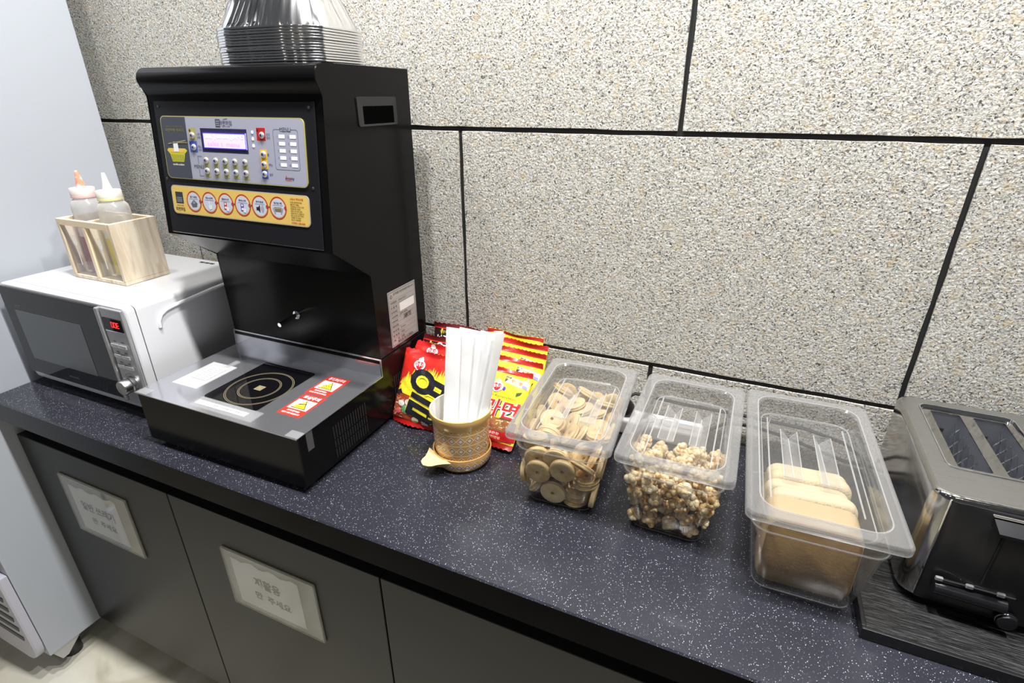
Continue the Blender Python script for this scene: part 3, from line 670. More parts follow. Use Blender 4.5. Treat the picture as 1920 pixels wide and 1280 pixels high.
# ------------------------------------------------------------------ stack of foil bowls, upside down on the cooker
def foil_mesh():
    b = MB(); rings = []
    def rg(w, l, r, z, amp=0, n=14):
        P = rrect(w, l, r, n); return [(x * (1 + amp * (1 if i % 2 else -1)), y * (1 + amp * (1 if i % 2 else -1)), z) for i, (x, y) in enumerate(P)]
    # densify: corners are smooth, sides get crimp points
    def dense(w, l, r, z, amp):
        P = rrect(w, l, r, 12); Q = []
        for i in range(len(P)):
            a, c = Vector(P[i]), Vector(P[(i + 1) % len(P)]); m = max(1, round((c - a).length / .005))
            for k in range(m): Q.append(a + (c - a) * k / m)
        rnd = random.Random(5); out = []
        for i, q in enumerate(Q):
            o = amp * (1 if i % 2 else -1) + amp * .8 * rnd.uniform(-1, 1); d = q.normalized(); out.append((q.x + d.x * o, q.y + d.y * o, z))
        return out
    W_, L_ = .218, .172
    for w, l, r, z, am in [(W_ - .014, L_ - .014, .058, .0006, 0), (W_, L_, .064, 0, .0004), (W_ + .001, L_ + .001, .0645, .0014, .0004), (W_, L_, .064, .0028, .0004), (W_ - .013, L_ - .013, .058, .0024, .0006), (W_ - .018, L_ - .018, .056, .010, .0014), (W_ - .042, L_ - .042, .047, .036, .0018), (W_ - .062, L_ - .062, .040, .056, .0012), (W_ - .074, L_ - .074, .035, .060, 0)]: rings.append(dense(w, l, r, z, am))
    n = min(len(r) for r in rings)
    # resample every ring to the same count
    def res(rg, m=150):
        P = [Vector(p) for p in rg]; Ls = [0]
        for i in range(len(P)): Ls.append(Ls[-1] + (P[(i + 1) % len(P)] - P[i]).length)
        out = []; j = 0
        for k in range(m):
            s = Ls[-1] * k / m
            while Ls[j + 1] < s: j += 1
            f = (s - Ls[j]) / max(1e-9, Ls[j + 1] - Ls[j]); out.append(P[j].lerp(P[(j + 1) % len(P)], f))
        return out
    b.rings([res(r) for r in rings], False, True); bmesh.ops.recalc_face_normals(b.b, faces=b.b.faces[:])
    me = bpy.data.meshes.new('foil_bowl'); b.b.to_mesh(me); b.b.free(); me.materials.append(foil); me.shade_smooth(); me.set_sharp_from_angle(angle=R(50)); return me
fm = foil_mesh(); rnd = random.Random(8)
for k in range(14):
    o = link('foil_bowl', fm, None, (-.2640 + rnd.uniform(-.0012, .0012), -.168 + rnd.uniform(-.0012, .0012), .6434 + .0038 * k), (0, 0, rnd.uniform(-.008, .008) + .01))
    tag(o, ('lowest silver foil bowl of the upside-down stack on the black cooker' if k == 0 else 'topmost silver foil bowl of the upside-down stack, its crimped sides in view' if k == 13 else '%s silver foil bowl from the bottom of the upside-down stack on the cooker' % ['', 'second', 'third', 'fourth', 'fifth', 'sixth', 'seventh', 'eighth', 'ninth', 'tenth', 'eleventh', 'twelfth', 'thirteenth'][k]), 'foil bowl', 'foil bowls stacked on the cooker')

# resting poses of the biscuits and corn clusters, from a drop simulation: x, y, z, rotation
COOKIES = [(0.0002, -0.0092, 0.0255, 0.35, -2.98, -0.17), (-0.0220, 0.0189, 0.0089, 3.14, -0.00, 0.13), (-0.0296, 0.0563, 0.0245, -0.73, -0.60, 1.65), (0.0187, 0.0256, 0.0090, -0.00, -3.14, 1.09), (-0.0085, -0.0674, 0.0138, 0.25, -0.05, -2.21), (0.0038, -0.0129, 0.0089, 3.14, -0.00, -0.23), (0.0376, 0.0708, 0.0220, 0.07, -0.18, -2.65), (0.0354, 0.0874, 0.0090, 3.14, 0.00, -0.32), (-0.0397, -0.0761, 0.0246, 0.93, -0.60, -0.68), (-0.0372, 0.0839, 0.0212, 0.72, -0.13, 0.15), (0.0393, -0.0108, 0.0250, -1.68, 0.98, -0.71), (0.0376, 0.1070, 0.0344, -0.70, -1.42, 2.27), (0.0434, 0.1116, 0.0748, 1.43, 0.60, -0.08), (-0.0104, -0.0492, 0.0220, 0.13, 0.52, 1.82), (-0.0076, -0.1060, 0.0255, 1.40, 2.30, -0.13), (-0.0010, 0.0659, 0.0089, 0.00, -0.00, 0.27), (-0.0309, 0.1059, 0.0252, 2.11, -1.80, -0.52), (-0.0373, -0.0218, 0.0201, 0.48, 0.41, -0.11), (0.0391, 0.0979, 0.0347, 1.46, 0.06, -0.01), (-0.0375, -0.0584, 0.0243, 2.09, 0.17, 2.16), (-0.0009, 0.0915, 0.0300, -0.67, 0.16, -2.27), (-0.0573, -0.0925, 0.0480, -1.19, -1.92, 1.21), (0.0337, -0.0350, 0.0209, -2.53, -0.37, 0.14), (-0.0095, -0.0403, 0.0288, -0.54, 0.19, 0.19), (0.0420, 0.0130, 0.0321, -0.78, 0.55, 2.70), (0.0311, -0.0488, 0.0211, -2.61, -0.48, 0.32), (0.0372, 0.0465, 0.0165, 0.16, 0.13, 1.79), (-0.0369, 0.0172, 0.0343, -2.90, 0.29, -0.18), (0.0276, -0.0875, 0.0180, 3.14, 0.00, 0.54), (0.0124, 0.0555, 0.0290, -3.04, -0.61, 0.14), (0.0073, -0.0300, 0.0616, 0.09, 2.39, -2.20), (0.0096, 0.0178, 0.0438, 0.38, -0.07, 2.71), (0.0246, -0.0875, 0.0090, -0.00, 0.00, 0.52), (-0.0543, 0.0486, 0.0252, 1.42, 0.57, 1.49), (0.0286, -0.0882, 0.0271, 0.00, 0.00, 1.95), (-0.0001, -0.0248, 0.0431, 0.05, -0.35, 2.80), (-0.0417, -0.0898, 0.0299, 2.10, -0.26, 1.87), (-0.0326, 0.0166, 0.0181, -0.00, 0.00, -1.96), (-0.0259, -0.0838, 0.0535, -3.02, -0.03, 1.38), (0.0306, -0.0665, 0.0362, 0.01, -3.05, 1.58), (-0.0371, -0.0206, 0.0401, -0.02, -0.01, -2.30), (-0.0402, 0.0943, 0.0432, -0.04, 2.40, 1.49), (-0.0319, -0.1102, 0.0626, -1.93, 1.90, -0.34), (0.0056, 0.0158, 0.0355, 3.13, 0.38, 0.93), (0.0071, 0.0307, 0.0561, 0.16, -2.98, 1.15), (0.0412, 0.0328, 0.0515, 2.78, -0.19, 0.38), (0.0020, -0.0845, 0.0512, 1.84, -0.24, -1.39), (0.0035, 0.0584, 0.0370, 0.03, 0.66, -2.64), (0.0396, 0.0716, 0.0386, -2.71, 0.41, 1.48), (-0.0378, -0.0981, 0.0796, -2.08, 1.84, -0.15), (-0.0407, -0.0322, 0.0492, -0.03, 0.00, -1.61), (-0.0480, 0.0553, 0.0467, -2.20, 0.41, 1.49), (-0.0361, -0.0078, 0.0653, 1.97, -0.52, -0.45), (0.0074, -0.1117, 0.0750, 1.20, -1.89, 0.36), (0.0574, -0.0467, 0.0486, 1.12, -1.27, -1.14), (-0.0053, -0.1035, 0.0874, -1.29, 0.76, 0.24), (0.0035, 0.0127, 0.0273, -0.00, -2.76, 0.97), (0.0072, -0.0758, 0.0644, 1.08, -2.44, -0.90), (-0.0303, 0.0890, 0.0508, -0.28, -0.70, 1.97), (0.0236, -0.0514, 0.0691, 1.29, 1.36, 0.71), (-0.0093, -0.0540, 0.0541, -0.41, 0.96, -1.98), (-0.0434, -0.0726, 0.0678, 2.85, 0.39, 1.08), (0.0543, -0.0896, 0.0252, -1.34, -0.97, 1.38), (0.0050, 0.0871, 0.0556, 0.02, 0.85, 0.61), (0.0312, -0.0520, 0.0439, 0.09, 3.12, -0.18), (0.0360, 0.0867, 0.0651, 0.15, 2.29, 0.95), (0.0422, -0.0935, 0.0585, -0.02, 3.03, -0.21), (0.0357, -0.0999, 0.0811, -0.79, 0.35, -0.13), (0.0474, -0.0701, 0.0835, -0.66, 2.09, -0.70), (-0.0197, 0.0482, 0.0466, -2.86, -0.05, 1.31), (0.0622, -0.0901, 0.0860, 1.71, 0.28, 1.61), (-0.0324, 0.0191, 0.0512, -2.65, 0.08, -0.34), (-0.0446, -0.0683, 0.0758, 2.92, -0.44, -0.91), (0.0401, -0.0922, 0.0491, -0.02, -0.12, 0.14), (0.0273, -0.0622, 0.0700, 2.12, -1.68, 0.44), (0.0433, 0.0135, 0.0668, -0.05, 0.37, -1.85), (-0.0454, 0.1122, 0.0798, -1.45, 2.82, 0.04), (-0.0605, 0.0860, 0.0726, 1.70, 0.03, -1.57), (-0.0194, 0.0840, 0.0754, -0.05, 2.94, -0.47), (-0.0171, -0.0729, 0.0785, 1.81, 0.65, -1.19), (0.0508, -0.0540, 0.0694, -1.98, 0.09, -1.58), (-0.0458, 0.0700, 0.0678, 1.18, -0.32, 1.59), (-0.0623, -0.0382, 0.0861, -1.24, -1.16, -1.88), (-0.0439, 0.0197, 0.0711, 0.31, -0.39, 0.68), (0.0478, -0.0430, 0.1031, 2.98, -0.15, -0.65), (-0.0166, 0.0648, 0.0573, -0.29, 3.13, 1.16), (-0.0422, -0.0317, 0.0584, 0.02, -0.02, 2.16), (-0.0427, 0.0228, 0.0625, 0.43, 0.25, -0.67), (0.0585, 0.0762, 0.0574, 1.37, 0.85, -1.72), (-0.0077, 0.0466, 0.0664, 2.98, -0.01, -1.31), (-0.0032, 0.0084, 0.0656, 0.01, 0.72, -1.89), (0.0397, 0.0538, 0.0661, 0.25, 0.56, -2.27), (-0.0360, -0.0126, 0.0907, 0.35, -0.07, 0.44), (-0.0476, 0.0566, 0.0889, 0.64, 0.05, 0.78), (-0.0476, 0.0889, 0.1005, -0.17, -2.58, 1.13), (0.0296, -0.0177, 0.0751, 1.21, 0.21, 3.00), (0.0623, -0.0073, 0.0866, 0.90, -1.36, -0.92), (-0.0479, -0.0774, 0.1015, 0.21, -3.12, 0.49), (0.0406, -0.0096, 0.0504, 0.05, 0.00, -0.65), (0.0377, 0.0732, 0.0948, 0.52, 0.08, 2.86), (0.0384, 0.0543, 0.0765, 0.21, 2.57, 0.78), (-0.0002, 0.0473, 0.0744, 0.15, 0.06, 1.57), (0.0212, 0.0521, 0.0867, 3.06, -0.18, 0.11), (0.0363, 0.0154, 0.0770, -0.05, 2.77, 1.31), (-0.0366, -0.0376, 0.0852, 1.10, -0.76, -2.83), (-0.0014, -0.0354, 0.0902, 0.79, -0.52, -0.93), (-0.0160, 0.0499, 0.0968, 0.21, -0.23, -0.75), (-0.0465, -0.0755, 0.0919, -0.13, -0.16, -0.48), (-0.0005, 0.0907, 0.1001, -0.00, 0.59, 0.82), (0.0387, -0.0281, 0.0750, 1.98, 0.52, 0.15), (0.0176, 0.0073, 0.0831, -2.79, -0.16, 0.32), (-0.0627, 0.0027, 0.0893, -1.74, -0.70, 1.68), (-0.0364, -0.0467, 0.0837, 0.86, 1.04, 2.48), (0.0122, -0.0299, 0.0925, -0.92, 0.20, 1.85), (-0.0383, -0.0160, 0.0994, 0.27, -0.23, 0.94), (0.0003, 0.0456, 0.0924, 0.31, -0.00, -1.56), (0.0136, 0.0999, 0.0780, 0.67, 0.69, -1.19), (-0.0096, 0.0050, 0.0862, 0.30, -0.85, 0.09), (-0.0183, 0.0860, 0.0848, 2.95, -0.08, 0.91)]
CORN = [(-0.0299, -0.0738, 0.0158, -0.09, 0.02, 2.34), (-0.0464, -0.0965, 0.0177, -1.02, 0.48, 2.16), (-0.0204, -0.0986, 0.0167, -1.47, 0.05, -2.46), (-0.0011, -0.0745, 0.0172, 1.09, -2.37, 0.76), (0.0336, -0.0961, 0.0152, 0.07, 2.91, -0.30), (0.0412, -0.0488, 0.0146, -2.97, 0.43, 1.14), (-0.0418, -0.0359, 0.0174, 1.24, -0.29, 2.83), (0.0257, -0.1010, 0.0384, -1.17, 0.28, 0.03), (-0.0459, -0.0603, 0.0284, 0.02, -0.17, 0.96), (0.0050, -0.0973, 0.0183, 0.96, 0.74, -2.87), (0.0400, -0.0133, 0.0153, 0.24, 0.02, 0.13), (-0.0506, -0.0869, 0.0399, 1.92, -0.06, -2.03), (0.0438, -0.0521, 0.0385, 1.65, 0.15, -0.08), (0.0134, -0.0248, 0.0161, -0.60, -0.18, 1.66), (-0.0497, -0.0638, 0.0518, -1.94, -0.74, -0.96), (0.0500, -0.0923, 0.0356, -1.52, -0.03, -1.07), (0.0194, 0.0524, 0.0154, -0.01, 3.05, 0.26), (-0.0162, -0.0585, 0.0269, 0.19, -2.93, 0.90), (0.0426, 0.0377, 0.0153, 0.26, 0.02, -1.40), (-0.0115, -0.0376, 0.0166, 0.97, 0.15, -0.74), (-0.0178, -0.1002, 0.0590, -0.68, 0.21, -2.18), (0.0346, -0.0819, 0.0528, 2.35, 0.29, 1.28), (-0.0312, -0.0979, 0.0396, 0.82, -2.52, -0.92), (0.0422, -0.0739, 0.0178, 1.73, -0.32, -0.02), (-0.0098, 0.0057, 0.0153, -3.11, 0.16, 0.22), (0.0505, -0.1004, 0.0601, 0.72, 0.62, -2.40), (0.0176, 0.0187, 0.0162, -0.65, -0.18, -2.20), (-0.0508, -0.1006, 0.0625, 1.47, 0.07, 2.31), (-0.0057, -0.0910, 0.0390, -1.95, -0.40, -0.08), (0.0136, -0.0546, 0.0174, 0.95, -2.52, 0.45), (-0.0261, -0.0334, 0.0360, 2.74, 0.33, 0.18), (0.0204, -0.0774, 0.0286, 2.34, 0.49, 1.15), (0.0439, 0.0113, 0.0188, -0.89, 2.43, -0.07), (-0.0534, -0.0760, 0.0745, -1.97, 0.28, -1.33), (0.0103, -0.1004, 0.0590, -0.15, -0.04, -0.79), (-0.0290, -0.1031, 0.0800, 0.11, 0.03, -0.70), (0.0090, 0.0193, 0.0422, -1.98, 0.64, -1.64), (-0.0349, -0.0821, 0.0616, -1.43, 0.54, 1.16), (0.0217, -0.0603, 0.0497, 1.77, -0.60, 1.05), (0.0323, -0.0312, 0.0314, -0.31, -0.41, 3.08), (0.0484, -0.0076, 0.0355, 0.17, -0.24, 1.52), (-0.0482, -0.0153, 0.0418, -1.04, -0.33, -2.43), (0.0499, -0.0312, 0.0501, 1.73, 0.67, 2.11), (0.0311, -0.0997, 0.0720, -0.47, -2.88, -1.21), (-0.0057, -0.1044, 0.1003, -3.03, -0.15, -1.07), (-0.0421, 0.0560, 0.0166, 0.97, 0.15, -2.74), (-0.0018, -0.1022, 0.0789, -0.12, -0.47, 0.82), (-0.0549, -0.1036, 0.0868, 0.13, -0.50, -1.77), (-0.0266, -0.0552, 0.0482, -1.83, 0.04, 1.09), (0.0228, 0.0373, 0.0338, -0.49, 0.34, -1.05), (0.0495, -0.0773, 0.0733, -1.98, 0.41, 0.40), (-0.0192, -0.0121, 0.0447, 2.15, 1.04, -0.57), (0.0531, -0.0449, 0.0781, 0.25, -0.13, -1.63), (0.0304, -0.0132, 0.0496, -2.23, -0.35, -1.05), (-0.0481, -0.0377, 0.0525, -1.08, -0.24, -0.85), (0.0501, -0.0597, 0.0593, 0.34, -0.39, 2.11), (-0.0298, -0.0312, 0.0628, 0.52, -0.55, -1.53), (0.0296, -0.0701, 0.0923, -0.99, 0.36, -0.23), (-0.0326, -0.0146, 0.0207, 0.79, 1.37, 2.55), (0.0140, -0.0759, 0.0687, 2.46, -0.18, -1.62), (-0.0298, 0.0081, 0.0357, -0.63, 0.28, -0.08), (0.0197, -0.1079, 0.0913, 1.14, 1.00, -0.79), (-0.0084, -0.0366, 0.0534, 1.37, 0.54, -1.60), (-0.0112, -0.0727, 0.0642, -0.30, -0.21, 2.22), (-0.0325, -0.1043, 0.1029, -0.47, 0.20, 1.10), (-0.0525, 0.0065, 0.0555, 0.31, -2.26, -0.07), (0.0565, -0.1027, 0.0850, -1.17, 0.69, -1.09), (-0.0536, -0.0433, 0.0778, 0.41, -2.57, 1.46), (0.0251, -0.0005, 0.0283, -1.95, 0.20, -1.57), (-0.0332, -0.0576, 0.0731, -0.93, -0.75, -0.59), (-0.0433, 0.0063, 0.0167, -0.08, 0.48, -0.20), (0.0468, 0.0093, 0.0526, 1.00, -3.08, -0.31), (-0.0002, -0.0664, 0.0435, -0.89, 0.37, -0.89), (0.0081, -0.0414, 0.0345, 2.98, -0.17, -0.98), (-0.0293, -0.0789, 0.0871, 0.84, 0.09, 0.01), (0.0290, -0.0528, 0.0776, -0.00, -1.08, 1.80), (-0.0494, -0.0154, 0.0668, -0.14, -0.22, 0.42), (0.0328, -0.0307, 0.0709, 0.36, 1.04, -0.63), (0.0545, -0.0658, 0.0936, -0.94, 2.74, -0.77), (0.0483, -0.0090, 0.0697, -0.81, -0.16, 0.08), (0.0369, -0.0942, 0.1010, -1.47, -0.96, -1.25), (-0.0557, -0.0736, 0.0980, -2.82, 0.58, 1.04), (-0.0115, -0.0121, 0.0703, 1.47, -0.02, -1.42), (-0.0475, 0.0250, 0.0343, -0.43, 1.23, -1.61), (0.0020, -0.0087, 0.0315, 2.40, 0.12, -1.48), (-0.0291, 0.0074, 0.0654, 0.57, -1.24, 1.36), (-0.0309, 0.0303, 0.0164, -0.49, 3.06, -0.93), (0.0041, -0.0779, 0.0934, -0.30, 0.63, -0.84), (0.0544, -0.0238, 0.0902, 1.17, 2.54, 0.06), (-0.0552, -0.0071, 0.0899, 1.29, -0.31, 1.83), (0.0043, -0.0530, 0.0665, -1.20, 1.34, 0.72), (0.0149, -0.0314, 0.0545, 0.97, -0.08, 2.10), (-0.0334, -0.0591, 0.1009, -1.40, -0.82, -0.25), (-0.0077, 0.0447, 0.0171, -2.03, -0.79, 1.78), (0.0005, 0.0003, 0.0546, -0.49, -0.23, 2.71), (-0.0569, -0.0471, 0.1009, -0.11, 2.46, -1.60), (-0.0316, -0.0354, 0.0854, -2.04, 0.03, 1.19), (-0.0308, -0.0081, 0.0835, 0.61, 2.78, 0.51), (0.0492, 0.0308, 0.0623, 1.94, 0.84, 0.66), (-0.0103, -0.0580, 0.0855, 2.50, 0.54, 1.43), (-0.0294, 0.0270, 0.0516, 1.28, -2.43, -0.24), (0.0039, -0.0325, 0.0796, 1.29, 0.43, -2.72), (0.0144, -0.0117, 0.0687, -0.09, -2.71, -0.67), (0.0451, 0.0297, 0.0370, 0.23, 0.55, 0.07), (-0.0108, 0.0241, 0.0317, -1.09, -0.32, -1.22), (0.0018, -0.0084, 0.0898, 0.10, 2.79, 0.41), (0.0104, -0.0507, 0.0985, -0.29, -0.44, 1.83), (0.0214, 0.0118, 0.0633, 1.12, 0.93, -1.57), (0.0417, 0.0688, 0.0163, -2.21, -0.03, -0.25), (0.0203, -0.0272, 0.1014, -1.86, -0.46, -0.37), (0.0539, 0.0102, 0.0808, -0.46, -0.16, -1.47), (0.0426, 0.0546, 0.0344, 0.95, -0.10, 2.83), (0.0315, -0.0077, 0.0873, 1.17, 1.89, 1.14)]

# ------------------------------------------------------------------ ramen packs leaning on the wall
PW, PH, PT = .130, .150, .0125
def pdep(u, v, T=PT):
    a = max(0, 1 - abs(2 * u / PW - 1) ** 3.2); c = max(0, 1 - abs(2 * (v - .5 * PH) / (PH - .018)) ** 3)
    wr = .0007 * math.sin(u * 260 + v * 90) * math.sin(v * 190 - u * 60) * (1 if 0 < c else 0)
    return .0004 + T * (a ** .6) * (c ** .6) + wr * min(1, a * 3) * min(1, c * 3)
def wave(u, v, ph):                                       # the seals ripple
    k = max(0, abs(2 * v / PH - 1) - .80) / .2
    return k * .0062 * math.sin(u * 62 + ph + (2 if v < PH / 2 else 0))
def pack(name_label, loc, rz, lean, body, seal, art, ph=0, grp='', roll=0):
    t = thing('noodle_packet', name_label, 'noodle packet', loc, (0, 0, 0), grp)
    M = Matrix.Rotation(rz, 4, 'Z') @ Matrix.Rotation(-(PI / 2 - lean), 4, 'X') @ Matrix.Rotation(roll, 4, 'Y')
    nu, nv = 26, 30; b = MB(); G = {}
    for s in (-1, 1):
        for i in range(nu + 1):
            for j in range(nv + 1):
                u, v = PW * i / nu, PH * j / nv
                zz = v + (.0012 if i % 2 else -.0012) * (1 if j == nv else -1 if j == 0 else 0)
                G[s, i, j] = b.b.verts.new((u - PW / 2, s * pdep(u, v) + wave(u, v, ph), zz))
    for s in (-1, 1):
        for i in range(nu):
            for j in range(nv):
                f = b.b.faces.new((G[s, i, j], G[s, i + 1, j], G[s, i + 1, j + 1], G[s, i, j + 1])); f.material_index = 1 if (j >= nv - 2 or j < 2) else 0
    for i in range(nu):
        for j in (0, nv): b.b.faces.new((G[-1, i, j], G[-1, i + 1, j], G[1, i + 1, j], G[1, i, j])).material_index = 1
    for j in range(nv):
        for i in (0, nu): b.b.faces.new((G[-1, i, j], G[-1, i, j + 1], G[1, i, j + 1], G[1, i, j]))
    lo = min((M @ v.co).z for v in b.b.verts); t.location.z = loc[2] - lo + .0004; t.rotation_euler = M.to_euler()
    b.build('wrapper', [mat('wrapper_%d_%d_%d' % tuple(int(c * 99) for c in body), body, .3, spec=.5, coat=.2), mat('wrapper_%d_%d_%d' % tuple(int(c * 99) for c in seal), seal, .3, coat=.2)], t, smooth=60)
    if art: art.build('print', t, lambda u, v, d: (u - PW / 2, -pdep(min(max(u, 0), PW), min(max(v, 0), PH)) + wave(u, v, ph) - d, v), base=.0003, step=.00017, cut=.0042, rough=.3)
    return t
def logo(a, x, y, r=.0125, L0=4):
    for s, c, l in ((1.12, (.30, .02, .02), L0), (1.04, (.86, .80, .78), L0 + 1)):
        a.disc(x - .42 * r * 1, y - .15 * r, .62 * r * s, c, l).disc(x + .42 * r, y - .15 * r, .62 * r * s, c, l).disc(x, y + .55 * r, .48 * r * s, c, l).disc(x, y - .45 * r, .62 * r * s, c, l)
    a.disc(x - .32 * r, y - .10 * r, .44 * r, (.55, .015, .03), L0 + 2).disc(x + .32 * r, y - .10 * r, .44 * r, (.55, .015, .03), L0 + 2).disc(x, y - .42 * r, .48 * r, (.55, .015, .03), L0 + 2)
    a.text('오뚜기', x, y - .12 * r, .62 * r, WH, L0 + 3, .02, 'c', 1.35 * r)
def spicy_art(up=0):
    a = Art(); rnd = random.Random(4); FY = (.86, .78, .04)
    base = []
    a.poly([(.004, .062), (.126, .050), (.126, .092), (.100, .104), (.070, .104), (.046, .098), (.026, .090), (.012, .080)], FY, 1)
    for k in range(26):                                   # flame tongues
        x = .010 + .0045 * k + rnd.uniform(-.001, .001); y0 = .078 + .022 * math.sin(min(1, k / 14) * PI / 2); h = rnd.uniform(.012, .026)
        a.poly([(x - .003, y0), (x + .003, y0), (x + .0045, y0 + .5 * h), (x + .0025 + rnd.uniform(0, .003), y0 + h), (x + .001, y0 + .55 * h)], FY if k % 4 else (.88, .55, .05), 1)
    a.poly([(.000, .062), (.014, .068), (.020, .060), (.012, .054), (0, .054)], (.03, .02, .03), 2)
    a.poly([(.002, .010), (.128, .010), (.128, .046), (.080, .050), (.060, .056), (.040, .056), (.020, .060), (.002, .055)], (.36, .07, .03), 2)
    for k in range(170):                                  # noodles and toppings in the bowl picture
        x, y = rnd.uniform(.005, .124), rnd.uniform(.012, .050); c = rnd.choice([(.72, .34, .16), (.80, .55, .34), (.55, .05, .03), (.85, .70, .58), (.60, .16, .07), (.70, .10, .08)])
        an = rnd.uniform(0, PI); l = rnd.uniform(.003, .008); a.line((x, y), (x + l * math.cos(an), y + l * math.sin(an) * .7), rnd.uniform(.0012, .0025), c, 3 + k % 3)
    for dx, dy, r_, c in ((.022, .040, .008, (.86, .80, .76)), (.038, .045, .008, (.84, .74, .72)), (.016, .024, .007, (.66, .12, .12)), (.050, .026, .009, (.62, .06, .04)), (.058, .014, .008, (.72, .74, .40)), (.064, .048, .007, (.62, .16, .12))): a.disc(dx, dy, r_, c, 6, 14, r_ * .75)
    for k in range(16):
        an = k * 2 * PI / 16; a.line((.033, .030), (.033 + .010 * math.cos(an), .030 + .009 * math.sin(an)), .0022, (.10, .38, .15) if k % 2 else (.22, .52, .25), 7)
    a.poly([(.072, .008), (.086, .008), (.088, .024), (.074, .024)], (.80, .82, .86), 7)
    a.text('열', .074, .066, .098, FY, 8, .05, 'c', .094, rot=-.24).text('열', .074, .066, .098, (.02, .02, .03), 9, .022, 'c', .094, rot=-.24)
    a.text('라면', .106, .026, .032, FY, 8, .075, 'c', .042, rot=-.06).text('라면', .106, .026, .032, (.02, .02, .03), 9, .035, 'c', .042, rot=-.06)
    a.poly([(.045, .138), (.049, .138), (.050, .133), (.047, .130)], (.85, .72, .66), 4)
    if up: a.items = [([(x, min(y + up, .147)) for x, y in p], f, c, l) for p, f, c, l in a.items if l != 4 or c[0] < .8]
    logo(a, .046, .124 + up * .85); return a
def mild_art():
    a = Art(); rnd = random.Random(9)
    a.rect(.0, .142, .130, .008, (.40, .015, .012), 1)
    a.poly([(.078, .136), (.128, .130), (.128, .116), (.080, .122)], (.75, .75, .78), 1).poly([(.079, .135), (.092, .1335), (.080, .122)], (.03, .05, .03), 3).poly([(.092, .131), (.116, .128), (.114, .121), (.094, .124)], (.45, .27, .08), 3).text('350', .0835, .131, .004, YEL, 4, .01)
    a.poly([(.116, .124), (.126, .122), (.126, .116), (.116, .118)], (.30, .32, .55), 3)
    a.disc(.084, .109, .003, (.08, .05, .40), 2, 12, .0045).poly([(.110, .106), (.120, .110), (.118, .104), (.110, .098)], (.06, .10, .03), 2)
    a.text('Jin Ramen(Hot)', .085, .0925, .0062, (.20, .22, .03), 3, 0, 'c', .056, shear=.3)
    for dx, dy, c, bo, l in ((.0015, -.002, (.02, .08, .05), .07, 3), (0, 0, WH, .06, 4), (0, 0, (.60, .015, .02), .022, 5)): a.text('진라면', .070 + dx, .0705 + dy, .034, c, l, bo, 'c', .108, shear=.12)
    a.poly([(.004, .012), (.126, .012), (.126, .050), (.100, .053), (.030, .053), (.004, .048)], (.30, .12, .05), 1)
    for k in range(110):
        x, y = rnd.uniform(.006, .122), rnd.uniform(.030, .050); c = rnd.choice([(.75, .55, .20), (.62, .20, .10), (.80, .70, .45), (.25, .22, .18), (.40, .10, .05), (.28, .36, .12)])
        an = rnd.uniform(0, PI); l = rnd.uniform(.003, .008); a.line((x, y), (x + l * math.cos(an), y + l * math.sin(an) * .6), .0018, c, 2 + k % 3)
    a.poly([(.000, .034), (.030, .029), (.065, .0275), (.100, .029), (.130, .034), (.130, .016), (.100, .011), (.065, .009), (.030, .011), (0, .016)], (.60, .02, .02), 6)
    a.text('진한매운맛 얼큰한', .068, .0245, .0048, WH, 7, .015, 'c', .062).text('얼큰한맛 + 쫄깃한면발', .068, .0175, .0048, (.88, .70, .45), 7, .015, 'c', .070)
    a.poly([(.060, .008), (.075, .008), (.072, .012), (.063, .012)], (.70, .22, .12), 6)
    logo(a, .069, .1125, .0120); return a
def black_art():
    a = Art(); a.rect(.002, .074, .126, .064, (.02, .012, .012), 1).text('너구', .026, .118, .015, WH, 3, .03).text('매운해물', .030, .132, .006, (.45, .45, .05), 3, .01)
    a.rect(.043, .112, .020, .023, (.76, .78, .84), 2)
    for k in range(9): a.rect(.045 + .0018 * k, .116, .0009, .014, (.3, .3, .36), 3)
    a.disc(.072, .122, .008, (.62, .20, .06), 3); a.disc(.045, .132, .007, (.85, .80, .80), 2).disc(.045, .131, .005, (.1, .05, .05), 3).poly([(.02, .138), (.024, .138), (.023, .127), (.021, .127)], (.85, .6, .1), 2); return a
RB, RS = (.62, .025, .018), (.50, .012, .012); YB = (.86, .72, .03)
GL, GR_ = 'red spicy noodle packets left of the chopstick cup', 'yellow noodle packets right of the chopstick cup'
for k, (x, y, lean, lab, art) in enumerate([(-.0515, -.207, 63, 'red and yellow noodle packet with flame print, front of the left row behind the cup', 'sp'), (-.0470, -.166, 67, 'red flame-print noodle packet second in the left row, its emblem showing over the front one', 'sp'), (-.0440, -.124, 73, 'black and red noodle packet with white lettering, third in the left row', 'bk'), (-.0400, -.072, 77, 'dark red noodle packet with twisted top seal, rearmost of the left row', 'bk')]):
    pack(lab, (x, y, .010 if k == 3 else 0), -.05 + .01 * k, R(lean), RB, RS if k < 2 else (.12, .01, .012), spicy_art(.014 * k) if art == 'sp' else black_art(), k * 1.3, GL)
for k, (x, y, lean, lab) in enumerate([(.0850, -.205, 49, 'yellow noodle packet with big red letters, front of the right row'), (.0960, -.163, 57, 'yellow noodle packet second in the right row, half its round emblem showing'), (.0930, -.121, 65, 'yellow noodle packet third in the right row, only its red-edged top showing'), (.0870, -.078, 73, 'yellow noodle packet fourth in the right row, with a broad red top seal'), (.0700, -.034, 82, 'yellow noodle packet standing upright against the granite, rearmost of the right row')]):
    pack(lab, (x, y, 0), -.04 - .01 * k, R(lean), YB, (.42, .015, .012) if k != 4 else YB, mild_art(), 2 + k * 1.1, GR_)

